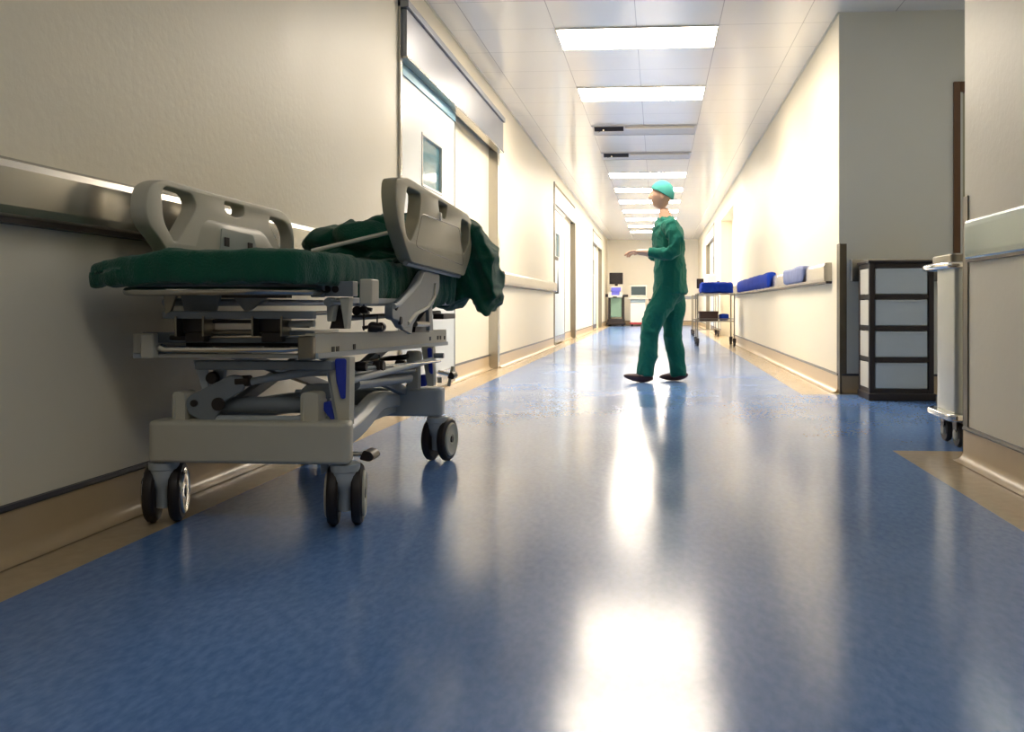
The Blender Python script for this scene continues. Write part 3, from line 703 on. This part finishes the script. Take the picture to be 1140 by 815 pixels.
# mattress in a dark green sheet, ends rounded in plan, skirt hanging a little on the right side
bm = B(); pl = rounded([(-1.70,2.56),(-1.665,2.80),(-1.655,4.42),(-.985,4.42),(-.985,2.75),(-1.04,2.50),(-1.52,2.50)], [.03,.08,.05,.05,.1,.08,.08], 6)
prism(bm, pl, 'Z', .768, .862)
bm = remeshed(bm, .012, 8)
for v in bm.verts:
    x, y, z = v.co
    if z > .81: v.co.z += .005*noise.noise(Vector((x*9,y*6,0))) 
    e = max(0, (.83-z)/.07)
    if x > -1.05 or y < 2.60: v.co.x += (.010*noise.noise(Vector((y*26,z*4,3))) if x > -1.05 else 0)*e; v.co.z -= .018*e*abs(noise.noise(Vector((y*14,x*14,7))))
    if x > -1.02 and y > 2.95: v.co.z -= .065*e*(1+noise.noise(Vector((y*7,0,9)))); v.co.x += .014*noise.noise(Vector((y*30+z*10,z*6,3)))
wrinkle(bm, .007, 7, (1,1,.5), 2, .002)
for v in bm.verts:
    k = max(0, min(1, (-1.42-v.co.x)/.28)) * max(0, min(1, (2.9-v.co.y)/.3))
    v.co.z -= k*(.035 if v.co.z > .815 else .008)
t = empty('mattress', (-1.32, 3.4, .768), 'thin stretcher mattress wrapped in a dark green sheet, lying flat', 'mattress')
obj('fitted_sheet', bm, GREEN, t, angle=180)

# crumpled blanket piled on the raised back section and hanging over the far corner
bm = B()
blob(bm, (-1.40,3.90,.975), (.15,.26,.06)); blob(bm, (-1.22,3.82,.98), (.15,.25,.075), .1); blob(bm, (-1.17,3.87,1.04), (.10,.20,.055))
blob(bm, (-1.16,4.10,.90), (.14,.50,.045)); blob(bm, (-1.20,4.25,1.03), (.26,.26,.10)); blob(bm, (-1.32,3.85,.91), (.20,.22,.05)); blob(bm, (-1.44,4.2,1.0),(.15,.3,.09))
out = polyY([(470,245),(495,243),(515,244),(530,252),(544,266),(552,288),(556,315),(552,340),(549,350),(540,343),(530,334),(522,329),(514,336),(503,342),(488,338),(470,322)], 4.5)
prism(bm, out, 'Y', 4.36, 4.62)
bm = remeshed(bm, .008, 10)
wrinkle(bm, .026, 6, (1,.8,1), 3.1, .003)
for v in bm.verts:
    if v.co.x > -1.1 and v.co.z < 1.12: v.co += Vector((.25,-1,0))*.035*(1-2.5*abs(noise.noise(Vector((v.co.x*11+v.co.z*5, v.co.z*1.2, 5)))))
for _ in range(3): bmesh.ops.smooth_vert(bm, verts=bm.verts, factor=.5, use_axis_x=True, use_axis_y=True, use_axis_z=True)
tag(obj('blanket', bm, GREEN, angle=180), 'crumpled dark green blanket heaped on the stretcher and hanging over its far corner', 'blanket')

# ------------------------------------------------------------------ drawer cabinet in the recess
cx0, cx1, cy0, cy1 = 1.553, 2.017, 6.72, 7.08
cab = empty('drawer_cabinet', ((cx0+cx1)/2, 6.9, 0), 'black framed plastic cabinet of four frosted drawers standing in the recess', 'cabinet')
e = .04; zt = 1.01; pitch = (zt-.07)/4
bm = B()
for x in (cx0, cx1-e):
    for y in (cy0, cy1-e): box(bm, x, x+e, y, y+e, .04, zt)
for k in range(5):
    z = .05 + k*pitch*.985
    for y in (cy0, cy1-e): box(bm, cx0+e, cx1-e, y+.002, y+e-.002, z, z+.035)
    for x in (cx0, cx1-e): box(bm, x+.002, x+e-.002, cy0+e, cy1-e, z, z+.035)
obj('frame', bm, CABB, cab, bevel=.004)
obj('top_panel', box(B(), cx0-.012, cx1+.012, cy0-.012, cy1+.012, zt, zt+.02), CABB, cab, bevel=.006)
obj('plinth', box(B(), cx0-.01, cx1+.01, cy0-.02, cy1, .0, .055), CABB, cab, bevel=.008)
for k in range(4):
    z = .05 + k*pitch*.985 + .038
    d = obj('drawer', box(B(), cx0+e+.004, cx1-e-.004, cy0+.010, cy1-.05, z, z+pitch-.045), FROST, cab, bevel=.006)
    obj('drawer_grip', box(B(), cx0+e+.01, cx1-e-.01, cy0+.004, cy0+.014, z+pitch-.06, z+pitch-.046), FROST, d, bevel=.002)
    obj('side_panel', box(B(), cx0+.004, cx0+.012, cy0+e, cy1-e, z, z+pitch-.045), FROSTW, cab, bevel=.002)

# ------------------------------------------------------------------ stainless bin trolley behind the near corner
bn = empty('stainless_trolley', (1.62, 4.75, 0), 'stainless box trolley on casters half hidden behind the near right wall', 'trolley')
bm = B(); prism(bm, rounded([(1.45,4.50),(1.85,4.50),(1.85,4.80),(1.45,4.80)], .03), 'Z', .17, .935); obj('body', bm, mat('soft_steel', (.50,.52,.50), .35, metal=.8, noise_amt=.08, nscale=6), bn, bevel=.006)
bm = B(); prism(bm, rounded([(1.43,4.49),(1.87,4.49),(1.87,4.81),(1.43,4.81)], .03), 'Z', .90, .955); obj('lid', bm, STEELD, bn, bevel=.01)
bm = tube(B(), [(1.47,4.86,.895),(1.405,4.83,.895),(1.395,4.76,.895),(1.395,4.55,.895),(1.41,4.46,.895),(1.50,4.44,.895),(1.84,4.44,.895)], .017, 12); obj('push_handle', bm, CHROME, bn)
bm = B(); prism(bm, rounded([(1.405,4.44),(1.89,4.44),(1.89,4.84),(1.405,4.84)], .05), 'Z', .135, .172); obj('bumper_tray', bm, CHROME, bn, bevel=.012)
for x, y in ((1.485,4.55),(1.82,4.55),(1.485,4.74),(1.82,4.74)):
    bm = B(); prism(bm, [(y-.03,.135),(y+.035,.135),(y+.02,.055),(y-.005,.045),(y-.03,.09)], 'X', x-.022, x-.018); prism(bm, [(y-.03,.135),(y+.035,.135),(y+.02,.055),(y-.005,.045),(y-.03,.09)], 'X', x+.018, x+.022)
    c_ = obj('caster', bm, DARKM, bn)
    w = obj('wheel', lathe(B(), [(.03,-.014),(.056,-.014),(.062,0),(.056,.014),(.03,.014)], (x,y,.062), 'X', 28), BLACK, c_)
    obj('hub', lathe(B(), [(0,-.024),(.022,-.024),(.03,-.015),(.03,.015),(.022,.024),(0,.024)], (x,y,.062), 'X', 24), BEIGE, c_)

# ------------------------------------------------------------------ trolleys further down
def trolley(name, x0, x1, y0, y1, zt, zs, label, r=.012, bar=False, floorz=.0):
    t = empty(name, ((x0+x1)/2, (y0+y1)/2, 0), label, 'trolley')
    for x in (x0, x1):
        for y in (y0, y1):
            obj('leg', tube(B(), [(x,y,.13),(x,y,zt)], r, 10), STEELD, t)
            c_ = obj('caster', prism(B(), [(y-.03,.14),(y+.03,.14),(y+.02,.06),(y-.02,.06)], 'X', x-.028, x+.028), DARKM, t)
            obj('wheel', lathe(B(), [(.02,-.02),(.055,-.02),(.062,0),(.055,.02),(.02,.02)], (x,y,.062), 'X', 24), BLACK, c_)
    for z, n_ in ((zt, 'top_shelf'), (zs, 'lower_shelf')):
        o = obj(n_, box(B(), x0+.01, x1-.01, y0, y1, z-.02, z), STEEL, t, bevel=.004)
        if n_ == 'top_shelf': continue
        bm = B(); zz = z+.03
        tube(bm, [(x0,y0,zz),(x1,y0,zz),(x1,y1,zz),(x0,y1,zz),(x0,y0,zz)], .007, 8, cap=False); obj('guard_rail', bm, STEELD, o)
    if bar: obj('stretcher_bar', tube(B(), [(x0,y0,.16),(x1,y0,.16)], .012, 8), STEELD, t)
    return t
trolley('instrument_trolley', 0.68, 1.30, 15.35, 16.1, .905, .44, 'steel two-shelf trolley carrying a blue bundle, beside the right wall')
trolley('equipment_trolley', .80, 1.35, 20.2, 21.0, .93, .35, 'slim steel trolley standing behind the blue-topped one', bar=True)

def bundle(name, x0, x1, y0, y1, z0, z1, label, m=BLUEC, layers=2, seed=1, grp=None, w=.012):
    bm = B(); h = (z1-z0)/layers
    for k in range(layers):
        d = .012*(k % 2)
        blob_ = rounded([(x0+d,y0),(x1-d*.6,y0),(x1-d,y1),(x0+d,y1)], .05)
        prism(bm, blob_, 'Z', z0+k*h+.004, z0+(k+1)*h)
    bm = remeshed(bm, .016, 5); wrinkle(bm, w, 6, (1,1,2), seed)
    zmin = min(v.co.z for v in bm.verts)
    for v in bm.verts: v.co.z += (z0+.001) - zmin
    return tag(obj(name, bm, m, angle=180), label, 'cloth bundle', grp)
bundle('cloth_bundle', .74, 1.29, 15.40, 16.0, .907, 1.08, 'bright blue folded cloth bundle on top of the steel trolley', seed=2)
bundle('cloth_bundle', 1.07, 1.22, 15.42, 15.9, .442, .54, 'small blue cloth on the lower shelf of the steel trolley', seed=5, layers=1)
t = empty('instrument_box', (.88, 15.6, .441), 'dark brown box on the lower shelf of the steel trolley', 'box')
obj('box_body', box(B(), .72, 1.03, 15.42, 15.85, .441, .56), BROWNB, t, bevel=.006); obj('box_lid', box(B(), .71, 1.04, 15.41, 15.86, .56, .60), BROWNB, t, bevel=.006)
t = empty('white_box', (1.25, 20.5, .932), 'white equipment box on the far slim trolley above the blue bundle', 'box')
obj('housing', box(B(), 1.08, 1.33, 20.3, 20.7, .932, 1.40), WHITEP, t, bevel=.02, seg=3)
obj('display', box(B(), 1.11, 1.30, 20.292, 20.3, 1.15, 1.34), FROSTW, t)
obj('side_knob', lathe(B(), [(.05,-.03),(.05,.03)], (1.37,20.4,1.2), 'X', 16), DARKM, t)
t = empty('desk_monitor', (.95, 20.4, .932), 'small dark monitor at the left end of the far slim trolley', 'monitor')
obj('screen_housing', box(B(), .88, 1.04, 20.30, 20.36, 1.08, 1.30), SCREEN, t, bevel=.008); obj('stand', tube(B(), [(.96,20.34,.94),(.96,20.34,1.1)], .02), DARKM, t); obj('foot', box(B(), .89, 1.03, 20.27, 20.42, .932, .945), DARKM, t, bevel=.003)

# blue cloths folded over the right wall rail
def drape(y0, y1, zb, seed, label, th=.03, m=BLUEC):
    bm = B(); xo, zt = XR-.072-th, 1.062
    pr = [(xo,zb),(xo,zt+.005),(xo+th*.6,zt+th),(XR-.012,zt+th*.9),(XR-.012,zt),(XR-.03,zt-.001),(XR-.072,zt-.002),(XR-.0715,zb+.008)]
    N_ = int((y1-y0)/.05); rows = []
    for i in range(N_+1):
        y = y0+(y1-y0)*i/N_
        k = .5+.5*noise.noise(Vector((y*2.1,seed,0))); row = []
        for j, (x, z) in enumerate(pr):
            dx = -.03*k*(j in (0,1,2)); dz = (.03*(k-.5) if j in (1,2,3) else (.02*noise.noise(Vector((y*5,seed,3))) if j in (0,7) else 0))
            row.append(bm.verts.new((x+dx, y, z+dz)))
        rows.append(row)
    for a, b in zip(rows, rows[1:]):
        for k in range(8): bm.faces.new([a[k], a[(k+1)%8], b[(k+1)%8], b[k]])
    bm.faces.new(rows[0]); bm.faces.new(rows[-1][::-1])
    return tag(obj('folded_cloth', bm, m, angle=180, sub=1), label, 'cloth')
drape(10.9, 15.1, .905, 1, 'long bright blue cloth roll lying along the right wall rail next to the trolley', .045)
drape(8.5, 9.75, .905, 4, 'small blue grey pack hung on the right wall rail nearest the corner guard', .012, mat('blue_grey_pack', (.16,.20,.38), .6, noise_amt=.3, nscale=12, bump=.3, bscale=20))

# ------------------------------------------------------------------ machines at the far end
def YZ(a, b): return AY(a, b, 30.3)
m1 = empty('endoscopy_cart', (-1.40, 30.6, 0), 'dark medical imaging cart with a black monitor on top at the far end', 'medical cart')
bm = B(); box(bm, -1.68, -1.12, 30.3, 31.0, .10, .24); obj('base', bm, CABB, m1, bevel=.03)
obj('foot_bumper', box(B(), -1.72, -1.08, 30.25, 31.05, .04, .12), DARKM, m1, bevel=.02)
for x in (-1.62, -1.18):
    for y in (30.33, 30.95): obj('wheel', lathe(B(), [(.05,-.03),(.055,0),(.05,.03)], (x,y,.055), 'X', 20), BLACK, m1)
for x in (-1.66, -1.20): obj('side_post', box(B(), x, x+.07, 30.34, 30.9, .22, 1.05), CABB, m1, bevel=.01)
obj('front_panel', box(B(), -1.585, -1.205, 30.38, 30.9, .30, .97), GRNP, m1, bevel=.02)
bm = B(); prism(bm, rounded([(30.22,.96),(30.20,1.02),(30.45,1.16),(30.9,1.16),(30.9,.96)], .03), 'X', -1.66, -1.18); k = obj('control_console', bm, WHITEP, m1, bevel=.02)
obj('keypad', prism(B(), [(30.24,1.045),(30.23,1.055),(30.44,1.17),(30.45,1.16)], 'X', -1.55, -1.28), PURP, k)
obj('console_handle', box(B(), -1.50, -1.36, 30.15, 30.22, .96, 1.0), DARKM, k, bevel=.01)
obj('keyboard_arm', box(B(), -1.16, -.99, 30.4, 30.6, .98, 1.07), CABB, m1, bevel=.02); obj('cable_hook', box(B(), -1.76, -1.66, 30.4, 30.5, .98, 1.09), CABB, m1, bevel=.02)
obj('touch_panel', box(B(), -1.57, -1.24, 30.5, 30.55, 1.17, 1.31), PURP, m1, bevel=.01)
bm = B(); box(bm, -1.60, -1.21, 30.52, 30.7, 1.15, 1.36); obj('console_head', bm, WHITEP, m1, bevel=.03)
obj('monitor_neck', box(B(), -1.45, -1.35, 30.6, 30.68, 1.34, 1.55), DARKM, m1)
o = obj('monitor', box(B(), -1.63, -1.17, 30.48, 30.56, 1.42, 1.81), CABB, m1, bevel=.012); obj('screen', box(B(), -1.605, -1.195, 30.474, 30.482, 1.45, 1.785), SCREEN, o)
m2 = empty('computer_cart', (-.64, 30.6, 0), 'white computer cabinet cart with a grey screen beside the imaging cart', 'medical cart')
obj('cabinet', box(B(), -.92, -.40, 30.3, 30.9, .10, .78), WHITEP, m2, bevel=.02); obj('red_skirt', box(B(), -.93, -.39, 30.28, 30.9, .055, .13), PINKP, m2, bevel=.01)
for x in (-.86, -.46):
    for y in (30.36, 30.84): obj('wheel', lathe(B(), [(.04,-.03),(.05,0),(.04,.03)], (x,y,.05), 'X', 16), BLACK, m2)
obj('grey_drawer', box(B(), -.91, -.41, 30.29, 30.9, .79, .90), mat('pale_blue_drawer', (.35,.45,.5), .4), m2, bevel=.015)
obj('worktop', box(B(), -.98, -.34, 30.2, 30.9, .91, .96), WHITEP, m2, bevel=.015)
o = obj('monitor', box(B(), -.91, -.37, 30.42, 30.48, 1.0, 1.38), WHITEP, m2, bevel=.015); obj('screen', box(B(), -.885, -.395, 30.414, 30.422, 1.045, 1.34), SCREENB, o)
obj('monitor_stand', box(B(), -.70, -.58, 30.46, 30.55, .955, 1.05), WHITEP, m2)
# dark equipment on a small side table hidden partly by the person
m3 = empty('side_table', (-.0, 30.6, 0), 'low dark topped table at the end wall right of the computer cart', 'table')
obj('table_top', box(B(), -.30, .32, 30.35, 31.0, .86, .92), DARKM, m3, bevel=.01)
for x in (-.27, .29):
    for y in (30.38, 30.97): obj('leg', box(B(), x-.02, x+.02, y-.02, y+.02, 0, .86), STEELD, m3)

# ------------------------------------------------------------------ the walking person, turned to the left, forearms held out in front
OX, OY = .09, 8.26
pr = empty('person', (OX, OY, 0), 'person in green scrubs and cap walking left in mid corridor, arms held forward', 'person')
def skin_mesh(name, joints, edges, m, parent, sub=2, root=0, flat=None):
    me = bpy.data.meshes.new('s'); me.from_pydata([Vector(j[0]) for j in joints], edges, [])
    o = bpy.data.objects.new('s', me); C.objects.link(o)
    o.modifiers.new('k', 'SKIN')
    for i, j in enumerate(joints):
        v = me.skin_vertices[0].data[i]; r = j[1]; v.radius = r if isinstance(r, tuple) else (r, r); v.use_root = (i == root)
    s = o.modifiers.new('u', 'SUBSURF'); s.levels = s.render_levels = sub
    dg = bpy.context.evaluated_depsgraph_get(); dg.update()
    m2 = bpy.data.meshes.new_from_object(o.evaluated_get(dg)); bpy.data.objects.remove(o); bpy.data.meshes.remove(me)
    b = B(); b.from_mesh(m2); bpy.data.meshes.remove(m2)
    if flat: flat(b)
    return obj(name, b, m, parent, angle=180, local=True)
# local frame: facing -X, +Y is the person's far side (right hand side is towards the camera's far side)
def Vv(x, y, z): return (x, y, z)
# loose scrub top with long sleeves, then trousers: rear leg under the body, front leg stepping forward
bm = B()
tube(bm, [(.035,0,.80),(.03,0,.92),(.02,0,1.08),(.012,0,1.24),(.0,0,1.37),(-.012,0,1.45),(-.02,0,1.505)], [.158,.150,.136,.142,.140,.105,.066], 32)
for v in bm.verts: v.co.y *= 1.28 - .25*max(0, v.co.z-1.4)/.1
for s, pts in ((1, [(.005,.13,1.43),(.03,.185,1.405),(.065,.232,1.29),(.060,.240,1.185),(.0,.222,1.155),(-.09,.19,1.165),(-.165,.163,1.182)]),
               (-1, [(.005,-.13,1.43),(.03,-.185,1.405),(.075,-.235,1.29),(.062,-.245,1.185),(.0,-.235,1.155),(-.09,-.215,1.165),(-.175,-.198,1.180)])):
    tube(bm, pts, [.07,.082,.070,.064,.058,.052,.047], 20)
bm = remeshed(bm, .011, 8); wrinkle(bm, .014, 8, (1,1,.6), 6, .003)
obj('scrub_top', bm, SCRUB, pr, angle=180, local=True)
bm = B(); blob(bm, (.035,0,.86), (.135,.175,.16))
tube(bm, [(.035,.085,.86),(.05,.09,.76),(.060,.10,.62),(.045,.10,.49),(.07,.10,.30),(.095,.10,.14),(.10,.10,.045)], [.115,.115,.102,.088,.080,.076,.078], 24)
tube(bm, [(.025,-.085,.86),(-.03,-.09,.76),(-.10,-.10,.62),(-.155,-.10,.49),(-.165,-.10,.30),(-.19,-.10,.16),(-.20,-.10,.065)], [.115,.115,.102,.088,.080,.076,.078], 24)
bm = remeshed(bm, .011, 8); wrinkle(bm, .014, 8, (1,1,.5), 2, .003)
obj('scrub_trousers', bm, SCRUB, pr, angle=180, local=True)
# body: neck, head core, forearms with hands, ankles in one skin
J = [((.0,0,1.36),.10),((-.02,0,1.52),.058),((-.035,0,1.60),.055),
     ((.04,.17,1.41),.06),((.065,.235,1.18),.045),((-.06,.20,1.15),.038),((-.19,.15,1.185),.027),((-.23,.14,1.19),(.022,.036)),((-.28,.13,1.19),(.016,.040)),
     ((.04,-.17,1.41),.06),((.07,-.24,1.18),.045),((-.06,-.22,1.15),.038),((-.20,-.19,1.18),.027),((-.24,-.185,1.185),(.022,.036)),((-.29,-.18,1.185),(.016,.040))]
E_ = [(0,1),(1,2),(0,3),(3,4),(4,5),(5,6),(6,7),(7,8),(0,9),(9,10),(10,11),(11,12),(12,13),(13,14)]
def body(name):
    def add(b):
        pass
    return skin_mesh(name, J, E_, SKIN, pr, 2, 0, None)
bd = body('body')
def fingers(hx, hy, hz, sd):
    for k in range(4):
        yy = hy + (k-1.5)*.019; L_ = (.068,.078,.072,.056)[k]
        js = [((hx+.015,yy,hz),.0085),((hx-.015,yy,hz),.0088),((hx-.015-L_*.45,yy,hz-.006),.008),((hx-.015-L_*.8,yy,hz-.022),.0072),((hx-.015-L_,yy,hz-.040),.0062)]
        skin_mesh('finger', js, [(0,1),(1,2),(2,3),(3,4)], SKIN, pr, 1)
    yy = hy + sd*.045
    skin_mesh('thumb', [((hx+.055,hy+sd*.02,hz),.012),((hx+.03,yy,hz-.005),.0105),((hx+.002,yy+sd*.012,hz-.012),.0095),((hx-.025,yy+sd*.012,hz-.022),.008)], [(0,1),(1,2),(2,3)], SKIN, pr, 1)
fingers(-.285, .13, 1.19, -1); fingers(-.295, -.18, 1.185, 1)
# sleeves are short; head with face
hc = Vector((-.055, 0, 1.70))
bm = B(); bmesh.ops.create_icosphere(bm, subdivisions=5, radius=1)
for v in bm.verts:
    x, y, z = v.co; fx = -x
    X, Y_, Z = x*.098, y*.076, z*.118
    if z < 0: k = 1+.30*z; Y_ *= k; X *= (1+.12*z) if x < 0 else (1+.35*z)
    def bump(cx, cz, cy, r, a):
        return a*math.exp(-(((z-cz)/r[0])**2+((y-cy)/r[1])**2))
    if x < -.2:
        X -= bump(0,-.12,0,(.16,.13),.020) + bump(0,.06,0,(.18,.10),.010) + bump(0,-.72,0,(.16,.3),.010) + bump(0,-.46,0,(.07,.22),.006)
        X += bump(0,.06,.38,(.12,.16),.010) + bump(0,.06,-.38,(.12,.16),.010) + bump(0,-.54,0,(.03,.22),.004)
    v.co = Vector((X, Y_, Z)) + hc
hd = obj('head', bm, SKIN, pr, angle=180, local=True)
for s in (-1, 1):
    bm = B(); bmesh.ops.create_icosphere(bm, subdivisions=3, radius=1, matrix=Matrix.Translation(hc+Vector((.008,s*.074,-.005))) @ Matrix.Diagonal((.018,.009,.032,1))); obj('ear', bm, SKIN, hd, angle=180, local=True)
    bm = B(); bmesh.ops.create_icosphere(bm, subdivisions=3, radius=1, matrix=Matrix.Translation(hc+Vector((-.081,s*.030,.007))) @ Matrix.Diagonal((.010,.013,.009,1))); obj('eye', bm, WHITEP, hd, angle=180, local=True)
    bm = B(); bmesh.ops.create_icosphere(bm, subdivisions=2, radius=1, matrix=Matrix.Translation(hc+Vector((-.089,s*.030,.007))) @ Matrix.Diagonal((.003,.005,.005,1))); obj('iris', bm, DARKM, hd, angle=180, local=True)
bm = B(); bmesh.ops.create_icosphere(bm, subdivisions=2, radius=1, matrix=Matrix.Translation(hc+Vector((-.098,0,-.060))) @ Matrix.Diagonal((.006,.022,.006,1))); obj('mouth', bm, mat('lips', (.45,.16,.13), .5), hd, angle=180, local=True)
bm = B(); bmesh.ops.create_icosphere(bm, subdivisions=4, radius=1)
for v in bm.verts:
    x, y, z = v.co
    v.co = hc + Vector((x*.112+.008, y*.090, z*.125+.022))
bmesh.ops.bisect_plane(bm, geom=bm.verts[:]+bm.edges[:]+bm.faces[:], plane_co=hc+Vector((-.06,0,.055)), plane_no=Vector((-.55,0,-1)).normalized(), clear_outer=True)
bm.normal_update(); 
for v in bm.verts: v.co += v.normal*.004*noise.noise(v.co*18)
c_ = obj('surgical_cap', bm, CAPM, pr, angle=180, local=True); s_ = c_.modifiers.new('s','SOLIDIFY'); s_.thickness = .005
# shoes
for (x, y, z, rot) in ((.09,.10,.0,0),(-.24,-.10,.035,-.20)):
    bm = B(); bmesh.ops.create_icosphere(bm, subdivisions=4, radius=1)
    for v in bm.verts:
        a, b_, c0 = v.co
        L_ = math.copysign(abs(a)**.75, a)*.135; wd = math.copysign(abs(b_)**.8, b_)*.047; hh = (c0*.5+.5)**.7*(.062+.030*(a*.5+.5))
        v.co = Vector((L_-.03, wd, max(0, hh)))
    bmesh.ops.rotate(bm, verts=bm.verts, cent=(0,0,0), matrix=Matrix.Rotation(-rot*.8, 3, 'Y'))
    zm = min(v.co.z for v in bm.verts)
    bmesh.ops.translate(bm, verts=bm.verts, vec=(x, y, -zm + (0 if rot == 0 else .0)))
    obj('shoe', bm, SHOE, pr, angle=50, local=True)
    bm = tube(B(), [(x+.012, y, .06), (x+.015, y, .15)], .042, 16); obj('ankle', bm, SKIN, pr, local=True)

# ------------------------------------------------------------------ camera, world, view
cam = bpy.data.cameras.new('camera'); co = bpy.data.objects.new('camera', cam); C.objects.link(co)
co.location = (0, 0, HC); co.rotation_euler = (R(90), 0, TH)
cam.sensor_width = 36; cam.lens = FP*36/1140; cam.shift_x = -(PX-570)/1140; cam.shift_y = (PY-407.5)/1140
cam.clip_start = .05; cam.clip_end = 100
bpy.context.scene.camera = co
w = bpy.data.worlds.new('world'); bpy.context.scene.world = w; w.use_nodes = True
w.node_tree.nodes['Background'].inputs[0].default_value = (.5,.55,.6,1); w.node_tree.nodes['Background'].inputs[1].default_value = .02
vs = bpy.context.scene.view_settings
vs.view_transform = 'Standard'; vs.look = 'None'; vs.gamma = 1; vs.use_curve_mapping = False; vs.exposure = 0.55
bpy.context.scene.cycles.max_bounces = 10; bpy.context.scene.cycles.diffuse_bounces = 6; bpy.context.scene.cycles.use_denoising = True
